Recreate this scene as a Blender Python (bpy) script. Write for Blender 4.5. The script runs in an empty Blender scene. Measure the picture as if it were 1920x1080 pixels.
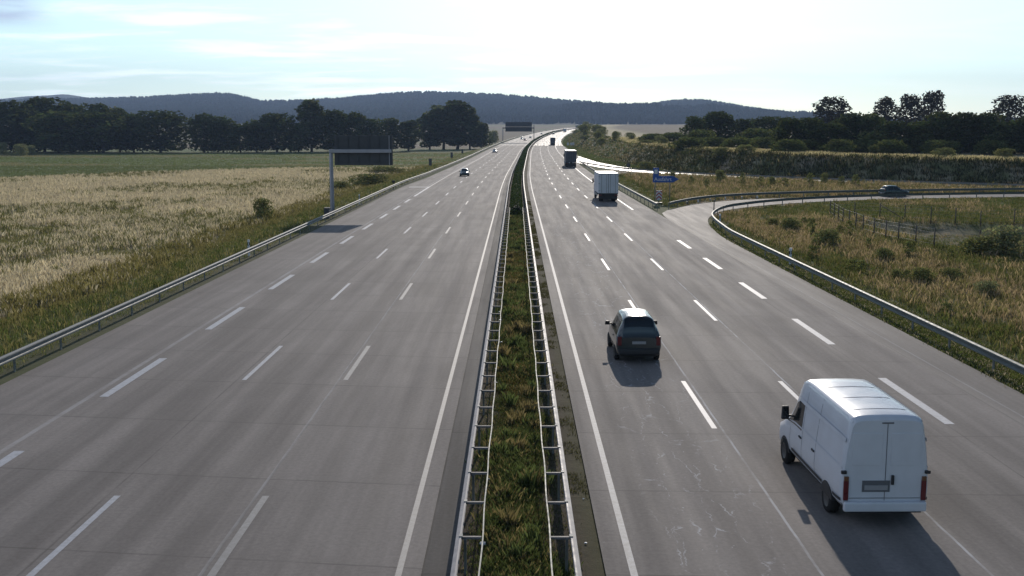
import bpy, bmesh, math, random
import numpy as np
from mathutils import Vector, Matrix

random.seed(7)
C = bpy.context.scene.collection
R = math.radians
SC = bpy.context.scene

# ------------------------------------------------------------------ camera model
CAM_H, FPX, PITCH = 8.79, 1970.0, R(8.52)
YAW = math.atan2(8.0, FPX)            # optical axis slightly left of the road direction
def P(px, py, z=0.0, depth=None):
    """world point seen at photo pixel (px,py), at height z or at a depth along the optical axis"""
    x = (px-960)/FPX; y = -(py-540)/FPX
    cp, sp = math.cos(PITCH), math.sin(PITCH)
    dx, dy, dz = x, cp + y*sp, -sp + y*cp
    cy, sy = math.cos(YAW), math.sin(YAW)
    wx, wy = dx*cy - dy*sy, dx*sy + dy*cy
    k = depth if depth is not None else (z-CAM_H)/dz
    return Vector((wx*k, wy*k, CAM_H+dz*k))

# ------------------------------------------------------------------ small maths
def pchip(xs, ys):
    xs = np.asarray(xs, float); ys = np.asarray(ys, float)
    h = np.diff(xs); d = np.diff(ys)/h
    m = np.zeros_like(xs)
    m[0], m[-1] = d[0], d[-1]
    for i in range(1, len(xs)-1):
        if d[i-1]*d[i] > 0:
            w1, w2 = 2*h[i]+h[i-1], h[i]+2*h[i-1]
            m[i] = (w1+w2)/(w1/d[i-1]+w2/d[i])
    def f(q):
        q = np.asarray(q, float); qq = np.clip(q, xs[0], xs[-1])
        i = np.clip(np.searchsorted(xs, qq)-1, 0, len(xs)-2)
        t = (qq-xs[i])/h[i]
        r = ((2*t**3-3*t**2+1)*ys[i]+(t**3-2*t**2+t)*h[i]*m[i]
             + (-2*t**3+3*t**2)*ys[i+1]+(t**3-t**2)*h[i]*m[i+1])
        return r + np.where(q > xs[-1], (q-xs[-1])*m[-1], 0) + np.where(q < xs[0], (q-xs[0])*m[0], 0)
    return f

def sstep(a, b, x):
    t = np.clip((np.asarray(x, float)-a)/(b-a), 0, 1)
    return t*t*(3-2*t)

def vnoise(x, y, seed=0):
    x = np.asarray(x, float); y = np.asarray(y, float)
    xi, yi = np.floor(x), np.floor(y); fx, fy = x-xi, y-yi
    fx = fx*fx*(3-2*fx); fy = fy*fy*(3-2*fy)
    def hsh(a, b):
        v = np.sin(a*127.1+b*311.7+seed*74.7)*43758.5453
        return v-np.floor(v)
    a, b, c, d = hsh(xi, yi), hsh(xi+1, yi), hsh(xi, yi+1), hsh(xi+1, yi+1)
    return (a*(1-fx)+b*fx)*(1-fy)+(c*(1-fx)+d*fx)*fy
def fbm(x, y, seed=0, octv=3):
    r = 0; a = .5; s = 0
    for k in range(octv):
        r = r + a*vnoise(x*2**k, y*2**k, seed+k*13); s += a; a *= .5
    return r/s

# road alignment: lateral shift and height along the road
_ys = [-60, 150, 200, 250, 330, 440, 580, 700, 820, 940, 1040, 1300, 1700, 2600]
cx = pchip(_ys, [0, 0, .25, .9, 2.1, 4.0, 8.3, 14.3, 21.8, 31, 42, 84, 168, 392])
cz = pchip(_ys, [0, 0, 0, 0, .05, .5, 1.6, 3.0, 4.5, 6.2, 7.8, 12.3, 14.5, 15.5])

# ------------------------------------------------------------------ objects
def props(o, label=None, cat=None, group=None, kind=None):
    if label: o['label'] = label
    if cat: o['category'] = cat
    if group: o['group'] = group
    if kind: o['kind'] = kind
    return o
def link(o, parent=None):
    C.objects.link(o)
    if parent is not None: o.parent = parent
    return o
def thing(name, label, cat, loc=(0, 0, 0), rz=0.0, group=None):
    o = bpy.data.objects.new(name, None); C.objects.link(o)
    o.empty_display_size = .3
    o.location = loc; o.rotation_euler = (0, 0, rz)
    return props(o, label, cat, group)
def copy_tree(o, parent=None):
    c = o.copy(); C.objects.link(c)
    if parent is not None: c.parent = parent
    for ch in list(o.children): copy_tree(ch, c)
    return c

def np_mesh(name, verts, faces, mats, parent=None, smooth=False, cols=None, uvs=None, midx=None):
    """verts (N,3), faces (M,k) array"""
    verts = np.asarray(verts, np.float32); faces = np.asarray(faces, np.int32)
    me = bpy.data.meshes.new(name)
    me.vertices.add(len(verts)); me.vertices.foreach_set('co', verts.ravel())
    M, k = faces.shape
    me.loops.add(M*k); me.loops.foreach_set('vertex_index', faces.ravel())
    me.polygons.add(M)
    me.polygons.foreach_set('loop_start', np.arange(0, M*k, k, dtype=np.int32))
    if smooth: me.polygons.foreach_set('use_smooth', np.ones(M, bool))
    if midx is not None: me.polygons.foreach_set('material_index', np.asarray(midx, np.int32))
    if cols is not None:
        a = me.color_attributes.new(name='Col', type='FLOAT_COLOR', domain='POINT')
        cc = np.ones((len(verts), 4), np.float32); cc[:, :3] = cols
        a.data.foreach_set('color', cc.ravel())
    if uvs is not None:
        l = me.uv_layers.new(name='UVMap')
        l.data.foreach_set('uv', np.asarray(uvs, np.float32)[faces.ravel()].ravel())
    me.update(calc_edges=True); me.validate()
    for m in (mats if isinstance(mats, (list, tuple)) else [mats]): me.materials.append(m)
    return link(bpy.data.objects.new(name, me), parent)

class MB:
    """collects simple shapes into one mesh"""
    def __init__(s): s.v = []; s.f = []; s.m = []; s.mi = 0; s.sm = []
    def add(s, vs, fs, smooth=False):
        b = len(s.v); s.v += [tuple(v) for v in vs]
        for f in fs: s.f.append([b+i for i in f]); s.m.append(s.mi); s.sm.append(smooth)
        return s
    def box(s, c, d, rz=0.0, tx=1.0, ty=1.0):
        x, y, z = d[0]/2, d[1]/2, d[2]/2; vs = []
        for k, zz in ((0, -z), (1, z)):
            for (a, b) in ((-x, -y), (x, -y), (x, y), (-x, y)):
                a2 = a*(tx if k else 1); b2 = b*(ty if k else 1)
                vs.append((c[0]+a2*math.cos(rz)-b2*math.sin(rz), c[1]+a2*math.sin(rz)+b2*math.cos(rz), c[2]+zz))
        return s.add(vs, [(3, 2, 1, 0), (4, 5, 6, 7), (0, 1, 5, 4), (1, 2, 6, 5), (2, 3, 7, 6), (3, 0, 4, 7)])
    def prism(s, poly, axis, a, b):
        """poly of 2-D points extruded along axis (0,1,2) from a to b"""
        n = len(poly); vs = []
        for t in (a, b):
            for (p, q) in poly:
                vs.append({0: (t, p, q), 1: (p, t, q), 2: (p, q, t)}[axis])
        fs = [tuple(range(n))[::-1], tuple(range(n, 2*n))]
        for i in range(n): j = (i+1) % n; fs.append((i, j, n+j, n+i))
        return s.add(vs, fs)
    def tube(s, pts, r, n=8, cap=True):
        pts = [Vector(p) for p in pts]
        rs = r if isinstance(r, (list, tuple)) else [r]*len(pts)
        vs = []; up = None
        for i, p in enumerate(pts):
            t = (pts[min(i+1, len(pts)-1)]-pts[max(i-1, 0)]).normalized()
            ref = Vector((0, 0, 1)) if abs(t.z) < .9 else Vector((1, 0, 0))
            a = t.cross(ref).normalized(); b = a.cross(t)
            for k in range(n):
                w = 2*math.pi*k/n
                vs.append(p+a*math.cos(w)*rs[i]+b*math.sin(w)*rs[i])
        fs = []
        for i in range(len(pts)-1):
            for k in range(n):
                fs.append((i*n+k, i*n+(k+1) % n, (i+1)*n+(k+1) % n, (i+1)*n+k))
        if cap: fs += [tuple(range(n))[::-1], tuple(range((len(pts)-1)*n, len(pts)*n))]
        return s.add(vs, fs, True)
    def lathe_x(s, c, prof, n=20):
        """profile of (x, r) turned about the X axis through c"""
        vs = []; 
        for (x, r) in prof:
            for k in range(n):
                w = 2*math.pi*k/n
                vs.append((c[0]+x, c[1]+r*math.cos(w), c[2]+r*math.sin(w)))
        fs = []
        for i in range(len(prof)-1):
            for k in range(n):
                fs.append((i*n+k, (i+1)*n+k, (i+1)*n+(k+1) % n, i*n+(k+1) % n))
        return s.add(vs, fs, True)
    def build(s, name, mats, parent=None, bevel=0.0, smooth=None):
        me = bpy.data.meshes.new(name); me.from_pydata(s.v, [], s.f)
        for m in (mats if isinstance(mats, (list, tuple)) else [mats]): me.materials.append(m)
        for p, mi, sm in zip(me.polygons, s.m, s.sm):
            p.material_index = mi; p.use_smooth = sm if smooth is None else smooth
        bm = bmesh.new(); bm.from_mesh(me)
        bmesh.ops.recalc_face_normals(bm, faces=bm.faces)
        if bevel:
            es = [e for e in bm.edges if len(e.link_faces) == 2 and e.calc_face_angle(0) > .5]
            bmesh.ops.bevel(bm, geom=es, offset=bevel, segments=2, affect='EDGES', profile=.6)
        bm.to_mesh(me); bm.free(); me.update()
        return link(bpy.data.objects.new(name, me), parent)

def sweep(section, path, close=True):
    """sweep a closed (lateral, z) section along a horizontal path of (x,y,z); lateral is to the right of travel"""
    path = np.asarray(path, float); n = len(section); vs = []
    t = np.gradient(path[:, :2], axis=0); t /= np.linalg.norm(t, axis=1)[:, None]+1e-9
    nr = np.stack([t[:, 1], -t[:, 0]], 1)
    for i in range(len(path)):
        for (l, z) in section:
            vs.append((path[i, 0]+nr[i, 0]*l, path[i, 1]+nr[i, 1]*l, path[i, 2]+z))
    fs = []
    for i in range(len(path)-1):
        for k in range(n if close else n-1):
            fs.append((i*n+k, i*n+(k+1) % n, (i+1)*n+(k+1) % n, (i+1)*n+k))
    return vs, fs

def resample(path, step, close_end=True):
    p = np.asarray(path, float)
    d = np.r_[0, np.cumsum(np.linalg.norm(np.diff(p[:, :2], axis=0), axis=1))]
    n = max(2, int(round(d[-1]/step))+1); q = np.linspace(0, d[-1], n)
    fx, fy, fz = pchip(d, p[:, 0]), pchip(d, p[:, 1]), pchip(d, p[:, 2])
    return np.stack([fx(q), fy(q), fz(q)], 1)

# ------------------------------------------------------------------ materials
class G:
    def __init__(s, name):
        s.mat = bpy.data.materials.new(name); s.mat.use_nodes = True
        s.nt = s.mat.node_tree; s.nt.nodes.clear()
        s.out = s.n('ShaderNodeOutputMaterial')
    def n(s, t, **kw):
        nd = s.nt.nodes.new(t)
        for k, v in kw.items(): setattr(nd, k, v)
        return nd
    def l(s, a, b): s.nt.links.new(a, b)
    def put(s, sock, v):
        if hasattr(v, 'links') or isinstance(v, bpy.types.NodeSocket): s.l(v, sock)
        else: sock.default_value = v
    def m(s, op, a, b=None, c=None, clamp=False):
        nd = s.n('ShaderNodeMath', operation=op, use_clamp=clamp); s.put(nd.inputs[0], a)
        if b is not None: s.put(nd.inputs[1], b)
        if c is not None: s.put(nd.inputs[2], c)
        return nd.outputs[0]
    def noise(s, vec, scale, detail=3, rough=.55, dist=0):
        nd = s.n('ShaderNodeTexNoise'); s.l(vec, nd.inputs['Vector'])
        nd.inputs['Scale'].default_value = scale; nd.inputs['Detail'].default_value = detail
        nd.inputs['Roughness'].default_value = rough; nd.inputs['Distortion'].default_value = dist
        return nd.outputs[0]
    def ramp(s, x, lo, hi, a=0.0, b=1.0, smooth=True):
        nd = s.n('ShaderNodeMapRange', interpolation_type='SMOOTHSTEP' if smooth else 'LINEAR')
        s.put(nd.inputs[0], x)
        for i, v in ((1, lo), (2, hi), (3, a), (4, b)): s.put(nd.inputs[i], v)
        return nd.outputs[0]
    def mix(s, f, a, b, mode='MIX'):
        nd = s.n('ShaderNodeMix', data_type='RGBA', blend_type=mode)
        s.put(nd.inputs[0], f); s.put(nd.inputs[6], a if not isinstance(a, tuple) else (*a, 1) if len(a) == 3 else a)
        s.put(nd.inputs[7], b if not isinstance(b, tuple) else (*b, 1) if len(b) == 3 else b)
        return nd.outputs[2]
    def scalevec(s, vec, sc):
        nd = s.n('ShaderNodeMapping'); s.l(vec, nd.inputs[0]); nd.inputs['Scale'].default_value = sc
        return nd.outputs[0]
    def obj(s): return s.n('ShaderNodeTexCoord').outputs['Object']
    def pos(s): return s.n('ShaderNodeNewGeometry').outputs['Position']
    def bump(s, h, strength, dist):
        nd = s.n('ShaderNodeBump'); s.l(h, nd.inputs['Height'])
        nd.inputs['Strength'].default_value = strength; nd.inputs['Distance'].default_value = dist
        return nd.outputs[0]
    def pbr(s, col, rough=.5, metal=0.0, spec=.5, normal=None, **kw):
        b = s.n('ShaderNodeBsdfPrincipled')
        s.put(b.inputs['Base Color'], (*col, 1) if isinstance(col, tuple) and len(col) == 3 else col)
        s.put(b.inputs['Roughness'], rough); s.put(b.inputs['Metallic'], metal)
        s.put(b.inputs['Specular IOR Level'], spec)
        if normal is not None: s.l(normal, b.inputs['Normal'])
        for k, v in kw.items(): s.put(b.inputs[k], v)
        s.l(b.outputs[0], s.out.inputs[0]); return b

def mat_plain(name, col, rough=.5, metal=0.0, spec=.5, var=.12, scale=6.0, coat=0.0, dirt=None):
    g = G(name); v = g.obj(); n = g.noise(v, scale, 4)
    f = g.ramp(n, .3, .7, 1-var, 1+var)
    c = g.mix(1.0, (*col, 1), g.n('ShaderNodeCombineColor').outputs[0], 'MULTIPLY')
    cc = g.nt.nodes[-1]
    comb = [x for x in g.nt.nodes if x.bl_idname == 'ShaderNodeCombineColor'][-1]
    for i in range(3): g.l(f, comb.inputs[i])
    if dirt:
        n2 = g.noise(v, scale*.35, 5, .7)
        c = g.mix(g.ramp(n2, .45, .75, 0, dirt[3]), c, dirt[:3])
    g.pbr(c, g.ramp(n, .2, .8, rough*.85, min(1, rough*1.15)), metal, spec, **({'Coat Weight': coat} if coat else {}))
    return g.mat

def mat_leaf(name, tint=(1, 1, 1), trans=.35, rough=.6):
    """foliage and grass: colour from the plant's own colour attribute, light passes through the blades"""
    g = G(name)
    a = g.n('ShaderNodeVertexColor', layer_name='Col').outputs[0]
    n = g.noise(g.pos(), 1.7, 2)
    c = g.mix(1.0, a, (*tint, 1), 'MULTIPLY')
    c = g.mix(g.ramp(n, .35, .7, 0, .3), c, g.mix(1.0, c, (.7, .75, .6, 1), 'MULTIPLY'))
    d = g.n('ShaderNodeBsdfDiffuse'); g.l(c, d.inputs[0])
    t = g.n('ShaderNodeBsdfTranslucent'); g.l(g.mix(1.0, c, (1.0, 1.0, .7, 1), 'MULTIPLY'), t.inputs[0])
    mx = g.n('ShaderNodeMixShader'); mx.inputs[0].default_value = trans
    g.l(d.outputs[0], mx.inputs[1]); g.l(t.outputs[0], mx.inputs[2])
    g.l(mx.outputs[0], g.out.inputs[0])
    return g.mat

M = {}
def concrete(name, tone, skew, light_lines=(), cracks=False, rough=.55, tracks=(), slab=5.0, stain=.14, joints=True, longj=(), spec=.14, rvar=.05):
    """pavement; UV: u = metres across the road, v = metres along it"""
    g = G(name)
    uv = g.n('ShaderNodeUVMap', uv_map='UVMap').outputs[0]
    sx = g.n('ShaderNodeSeparateXYZ'); g.l(uv, sx.inputs[0]); u, v = sx.outputs[0], sx.outputs[1]
    col = g.mix(g.ramp(g.noise(uv, 9, 5, .7), .3, .7), tuple(x*.88 for x in tone), tuple(x*1.1 for x in tone))
    # slabs differ slightly in tone
    vs = g.m('ADD', v, g.m('MULTIPLY', u, skew))
    sid = g.m('FLOOR', g.m('DIVIDE', vs, slab)); lid = g.m('FLOOR', g.m('DIVIDE', u, 3.7))
    wn = g.n('ShaderNodeTexWhiteNoise', noise_dimensions='2D'); cb = g.n('ShaderNodeCombineXYZ')
    g.l(sid, cb.inputs[0]); g.l(lid, cb.inputs[1]); g.l(cb.outputs[0], wn.inputs[0])
    def mul(c, f):
        cc = g.n('ShaderNodeCombineColor')
        for i in range(3): g.l(f, cc.inputs[i])
        return g.mix(1.0, c, cc.outputs[0], 'MULTIPLY')
    if joints: col = mul(col, g.ramp(wn.outputs[0], 0, 1, .955, 1.045, False))
    # long stains and streaks in the driving direction
    st = g.noise(g.scalevec(uv, (1.6, .045, 1)), 1.0, 4, .6)
    col = mul(col, g.ramp(st, .3, .7, 1-stain, 1+stain))
    bl = g.noise(g.scalevec(uv, (.3, .12, 1)), 1.0, 5, .65, .4)
    col = mul(col, g.ramp(bl, .33, .68, .90, 1.09))
    for (uc, w, k) in tracks:
        d = g.m('ABSOLUTE', g.m('SUBTRACT', u, uc))
        col = mul(col, g.ramp(g.m('ADD', d, g.m('MULTIPLY', g.m('SUBTRACT', st, .5), .5)), 0, w, k, 1.0))
    rgh = g.ramp(g.noise(g.scalevec(uv, (1.2, .06, 1)), 1.0, 5, .65), .3, .7, rough*(1-rvar), rough*(1+rvar))
    if joints:
        wob = g.m('MULTIPLY', g.m('SUBTRACT', g.noise(uv, 2.5, 3), .5), .05)
        fr = g.m('FRACT', g.m('DIVIDE', g.m('ADD', vs, wob), slab))
        dj = g.m('MULTIPLY', g.m('SUBTRACT', .5, g.m('ABSOLUTE', g.m('SUBTRACT', fr, .5))), slab)
        jm = g.m('MULTIPLY', g.ramp(dj, .012, .05, 1, 0), g.ramp(g.noise(uv, .8, 3), .3, .6, .25, .62))
        col = g.mix(jm, col, tuple(x*.42 for x in tone))
        wid = g.m('MULTIPLY', g.ramp(dj, .1, .55, 1, 0), g.ramp(g.noise(uv, 1.1, 4), .35, .65, 0, .22))
        col = g.mix(wid, col, tuple(x*.8 for x in tone))
    for uc in longj:
        d = g.m('ABSOLUTE', g.m('SUBTRACT', g.m('ADD', u, g.m('MULTIPLY', g.m('SUBTRACT', g.noise(uv, 1.3, 3), .5), .04)), uc))
        col = g.mix(g.m('MULTIPLY', g.ramp(d, .012, .04, 1, 0), g.ramp(g.noise(uv, .5, 3), .35, .6, .2, .6)), col, tuple(x*.5 for x in tone))
    for (uc, w, s) in light_lines:
        d = g.m('ABSOLUTE', g.m('SUBTRACT', g.m('ADD', u, g.m('MULTIPLY', g.m('SUBTRACT', g.noise(uv, .9, 3), .5), .05)), uc))
        k = g.m('MULTIPLY', g.ramp(d, w*.5, w, 1, 0), g.ramp(g.noise(uv, .35, 4, .7), .4, .6, .15, s))
        col = g.mix(k, col, (.52, .52, .52))
    if cracks:
        wv = g.n('ShaderNodeVectorMath', operation='ADD'); g.l(uv, wv.inputs[0])
        nz = g.n('ShaderNodeTexNoise'); g.l(uv, nz.inputs['Vector']); nz.inputs['Scale'].default_value = 2.2; nz.inputs['Detail'].default_value = 5
        sv = g.n('ShaderNodeVectorMath', operation='SCALE'); g.l(nz.outputs[1], sv.inputs[0]); sv.inputs['Scale'].default_value = .55
        g.l(sv.outputs[0], wv.inputs[1])
        vo = g.n('ShaderNodeTexVoronoi', feature='DISTANCE_TO_EDGE'); g.l(g.scalevec(wv.outputs[0], (1.7, .30, 1)), vo.inputs['Vector']); vo.inputs['Scale'].default_value = 1.0
        lane = g.m('MULTIPLY', g.ramp(u, 2.9, 3.5), g.ramp(u, 5.4, 6.1, 1, 0))
        far = g.ramp(v, 95, 130, 1, .3)
        mk = g.m('MULTIPLY', g.ramp(vo.outputs['Distance'], .006, .03, 1, 0), g.ramp(g.noise(uv, 1.0, 5, .75), .46, .63, 0, .6))
        mk = g.m('MULTIPLY', g.m('MULTIPLY', mk, lane), far)
        col = g.mix(mk, col, (.56, .56, .56))
        sp = g.m('MULTIPLY', g.ramp(g.noise(uv, 7, 2), .70, .76), g.m('ADD', g.m('MULTIPLY', lane, .6), .12))
        col = g.mix(sp, col, (.56, .56, .56))
    nb = g.bump(g.noise(g.scalevec(uv, (1, .4, 1)), 28, 3, .7), .25, .01)
    g.pbr(col, rgh, 0, spec, nb)
    return g.mat

def make_materials():
    t = (.217, .194, .176)
    trk = [(3.1, .7, .9), (5.0, .7, .9), (6.9, .8, .86), (8.5, .8, .86), (10.4, .9, .8), (12.2, .9, .8)]
    M['road_r'] = concrete('concrete_right', t, .03, [(6.13, .04, .75), (9.52, .04, .75)], True, .82, trk, longj=(13.0,))
    trl = [(-3.3, .7, .92), (-5.1, .7, .92), (-7.0, .8, .88), (-8.7, .8, .88), (-10.8, .9, .85), (-12.7, .9, .85)]
    M['road_l'] = concrete('concrete_left', t, .12, [(-14.25, .12, .35), (-6.32, .05, .3)], False, .82, trl, longj=(-9.95, -6.3))
    M['gutter'] = concrete('gutter_concrete', (.115, .106, .098), .0, (), False, .85, stain=.25, slab=10.0, longj=(-1.88,))
    M['ramp'] = concrete('ramp_pavement', (.19, .171, .156), .0, [(15.75, .05, .3)], False, .76, (), joints=False, stain=.16, longj=(15.3,))
    M['asphalt'] = concrete('far_pavement', (.255, .235, .22), .0, (), False, .66, [(4.1, 1.3, .8), (7.7, 1.3, .8), (11.4, 1.3, .75)], joints=False, stain=.25, spec=.15, rvar=.3)
    M['access'] = concrete('access_pavement', (.255, .235, .22), .0, (), False, .52, (), joints=False, stain=.2, spec=.26, rvar=.3)
    M['asphalt_l'] = concrete('far_pavement_oncoming', (.25, .23, .212), .0, (), False, .75, [(-4.1, 1.2, .9), (-7.7, 1.2, .9), (-11.4, 1.2, .85)], joints=False, stain=.14, spec=.16, rvar=.12)
    g = G('marking_paint'); uv = g.pos()
    n = g.noise(uv, 6, 5, .75)
    c = g.mix(g.ramp(n, .38, .70, .05, .65), (.46, .46, .48), (.27, .265, .26))
    g.pbr(c, .6, 0, .4); M['paint'] = g.mat
    g = G('worn_paint'); uv = g.pos(); n = g.noise(uv, 5, 5, .75)
    g.pbr(g.mix(g.ramp(n, .32, .66, .35, .95), (.32, .312, .305), (.22, .205, .19)), .6, 0, .4); M['paint_worn'] = g.mat
    g = G('edge_paint'); uv = g.pos(); n = g.noise(uv, 5, 5, .75)
    g.pbr(g.mix(g.ramp(n, .35, .7, .1, .8), (.42, .42, .42), (.25, .24, .23)), .65, 0, .25); M['paint_edge'] = g.mat
    # galvanised rails
    g = G('galvanised_steel'); v = g.pos()
    n = g.noise(v, 5, 4); st = g.noise(g.scalevec(v, (1, .15, 6)), 2.0, 4, .7)
    c = g.mix(g.ramp(n, .3, .7), (.19, .20, .19), (.27, .275, .27))
    c = g.mix(g.ramp(st, .55, .75, 0, .4), c, (.25, .24, .22))
    g.pbr(c, g.ramp(n, .3, .7, .55, .7), .1, .22); M['steel'] = g.mat
    M['steel_dull'] = mat_plain('weathered_steel', (.20, .21, .20), .65, .4, .4, .2, 4, dirt=(.12, .10, .08, .5))
    M['steel_strut'] = mat_plain('strut_steel', (.20, .185, .18), .65, .05, .2, .2, 7, dirt=(.15, .11, .09, .5))
    M['steel_green'] = mat_plain('dull_green_grey_steel', (.115, .135, .125), .6, .1, .25, .15, 4, dirt=(.09, .09, .08, .4))
    M['steel_light'] = mat_plain('pale_galvanised_steel', (.33, .31, .305), .6, .05, .22, .12, 6, dirt=(.25, .22, .2, .4))
    g = G('ground_soil'); a = g.n('ShaderNodeVertexColor', layer_name='Col').outputs[0]; v = g.pos()
    n = g.noise(v, .9, 6, .7); n2 = g.noise(v, .06, 4, .6); n3 = g.noise(v, 6, 3, .7)
    c = g.mix(g.ramp(n, .3, .7, 0, .45), a, g.mix(1.0, a, (.55, .56, .5, 1), 'MULTIPLY'))
    c = g.mix(g.ramp(n2, .4, .65, 0, .35), c, g.mix(1.0, a, (.8, 1.0, .7, 1), 'MULTIPLY'))
    n4 = g.noise(v, 35, 2, .7)
    c = g.mix(g.ramp(n4, .52, .72, 0, .5), c, g.mix(1.0, c, (1.9, 1.8, 1.7, 1), 'MULTIPLY')); c = g.mix(g.ramp(n4, .46, .3, 0, .5), c, g.mix(1.0, c, (.5, .5, .5, 1), 'MULTIPLY'))
    c = g.mix(g.ramp(n3, .5, .75, 0, .4), c, g.mix(1.0, a, (1.3, 1.25, 1.15, 1), 'MULTIPLY'))
    g.pbr(c, .95, 0, .1, g.bump(n, .5, .12)); M['ground'] = g.mat
    g = G('hill_soil'); v = g.pos(); n = g.noise(v, .004, 4)
    g.pbr(g.mix(g.ramp(n, .3, .7), (.030, .042, .024), (.05, .06, .034)), .95, 0, .1); M['hill'] = g.mat
    M['leaf'] = mat_leaf('leaves', trans=.45)
    M['grass'] = mat_leaf('grass_blades', trans=.5)
    M['bark'] = mat_plain('bark', (.085, .07, .055), .9, 0, .2, .35, 3)
    M['forest'] = mat_leaf('forest_canopy', trans=.1)
    M['white_paint'] = mat_plain('white_van_paint', (.60, .62, .66), .36, 0, .5, .03, 2, coat=.35, dirt=(.42, .42, .42, .25))
    M['box_white'] = mat_plain('white_box_panel', (.56, .58, .61), .45, 0, .5, .05, 1.5, dirt=(.35, .35, .35, .4))
    M['dark_paint'] = mat_plain('dark_car_paint', (.045, .055, .055), .22, .3, .6, .05, 3, coat=.6)
    M['silver_and_glare'] = mat_plain('silver_car_and_glare', (.34, .36, .37), .3, .6, .5, .05, 3, coat=.5)  # silver bodywork, also the painted glare on a dark car's roof
    M['green_paint'] = mat_plain('green_car_paint', (.035, .06, .06), .3, .3, .5, .05, 3, coat=.5)
    M['red_paint'] = mat_plain('red_car_paint', (.16, .02, .02), .3, .1, .5, .05, 3, coat=.5)
    M['glass'] = mat_plain('tinted_glass', (.010, .014, .017), .12, 0, .6, .0, 2)
    M['rubber'] = mat_plain('tyre_rubber', (.018, .018, .018), .85, 0, .3, .2, 8)
    M['plastic'] = mat_plain('black_plastic', (.028, .028, .03), .55, 0, .4, .1, 5)
    M['seam'] = mat_plain('seam_dark', (.13, .135, .145), .7, 0, .3, .05, 5)
    M['rim'] = mat_plain('wheel_rim', (.12, .122, .125), .4, .7, .5, .1, 5)
    M['tail'] = mat_plain('tail_lamp', (.12, .012, .014), .3, 0, .5, .1, 9)
    M['amber'] = mat_plain('amber_lens', (.16, .07, .03), .3, 0, .5, .1, 9)
    M['lamp'] = mat_plain('head_lamp', (.6, .62, .64), .15, .2, .6, .05, 9)
    M['plate'] = mat_plain('number_plate', (.3, .3, .31), .5, 0, .4, .05, 9)
    M['curtain'] = mat_plain('dark_trailer', (.055, .06, .08), .5, 0, .4, .15, 1.2, dirt=(.1, .1, .1, .4))
    M['sign_blue'] = mat_plain('sign_blue', (.012, .075, .33), .45, 0, .4, .08, 3, dirt=(.05, .1, .25, .3))
    M['sign_white'] = mat_plain('sign_white', (.62, .63, .65), .5, 0, .4, .05, 3)
    M['sign_grey'] = mat_plain('sign_back', (.085, .09, .098), .7, .2, .3, .12, 1.5)
    M['sign_red'] = mat_plain('sign_red', (.38, .03, .03), .5, 0, .4, .08, 3)
    M['mast'] = mat_plain('painted_mast', (.36, .36, .40), .5, .3, .4, .08, 2, dirt=(.22, .22, .22, .4))
    M['wood'] = mat_plain('fence_wood', (.10, .085, .07), .9, 0, .2, .3, 4)
    M['delin'] = mat_plain('white_post_plastic', (.7, .7, .7), .5, 0, .4, .06, 6)
    M['paper'] = mat_plain('white_litter', (.75, .75, .75), .5, 0, .4, .05, 9)
    M['truck_cab'] = mat_plain('truck_cab_paint', (.10, .16, .28), .35, 0, .5, .05, 3, coat=.4)
# ================================================================== ground
_ub = pchip([100, 150, 160, 167, 175, 184, 195, 203, 222, 250, 300, 346, 450, 600, 900, 1300, 2600],
            [230, 112, 90, 80, 70, 60, 51, 44.5, 37, 31.5, 28, 25.5, 23, 20, 19, 19, 19])
_H = pchip([100, 150, 220, 300, 400, 600, 900, 1300, 2600], [3.2, 3.5, 4.1, 4.4, 5.6, 8.3, 11, 16, 20])
_zf = pchip([-60, 450, 900, 1400, 2200, 3000], [-.9, -.9, -.2, 8, 21, 23])
def bank_t(u, Y):
    Yc = np.maximum(Y, 100.0)
    s = (_ub(Yc+1)-_ub(Yc-1))/2
    return np.where(Y < 100, -200, (u-_ub(Yc))/np.sqrt(1+s*s))
def terrain_z(u, Y):
    u = np.asarray(u, float); Y = np.asarray(Y, float)
    rz = cz(Y)-.06
    t = sstep(20.5, 28, -u)
    zl = rz*(1-t)+(_zf(Y)+.25*(fbm(u*.03, Y*.03, 3)-.5))*t
    bt = bank_t(u, Y)
    far = sstep(0, 60, u-18)
    right_low = rz*(1-far)+np.minimum(rz, -.06)*far
    k = sstep(0, 10.5, bt)
    zr = right_low*(1-k)+np.maximum(_H(Y)+.3*(fbm(u*.1, Y*.1, 5)-.5), rz)*k
    # gentle bumps of the infield, and the shallow basin inside the fence
    zr = zr + .35*(fbm(u*.12, Y*.12, 9)-.5)*sstep(19.5, 24, u)*(1-k)*sstep(0, 4, np.abs(ramp_side(u, Y)))
    bas = sstep(0, 3.0, np.minimum(np.minimum(u-32.5, 104.5-(u-32)*.32-Y), Y-79.5))
    zr = zr-.9*bas*(1-k)
    return np.where(u < 0, zl, zr)

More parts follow.
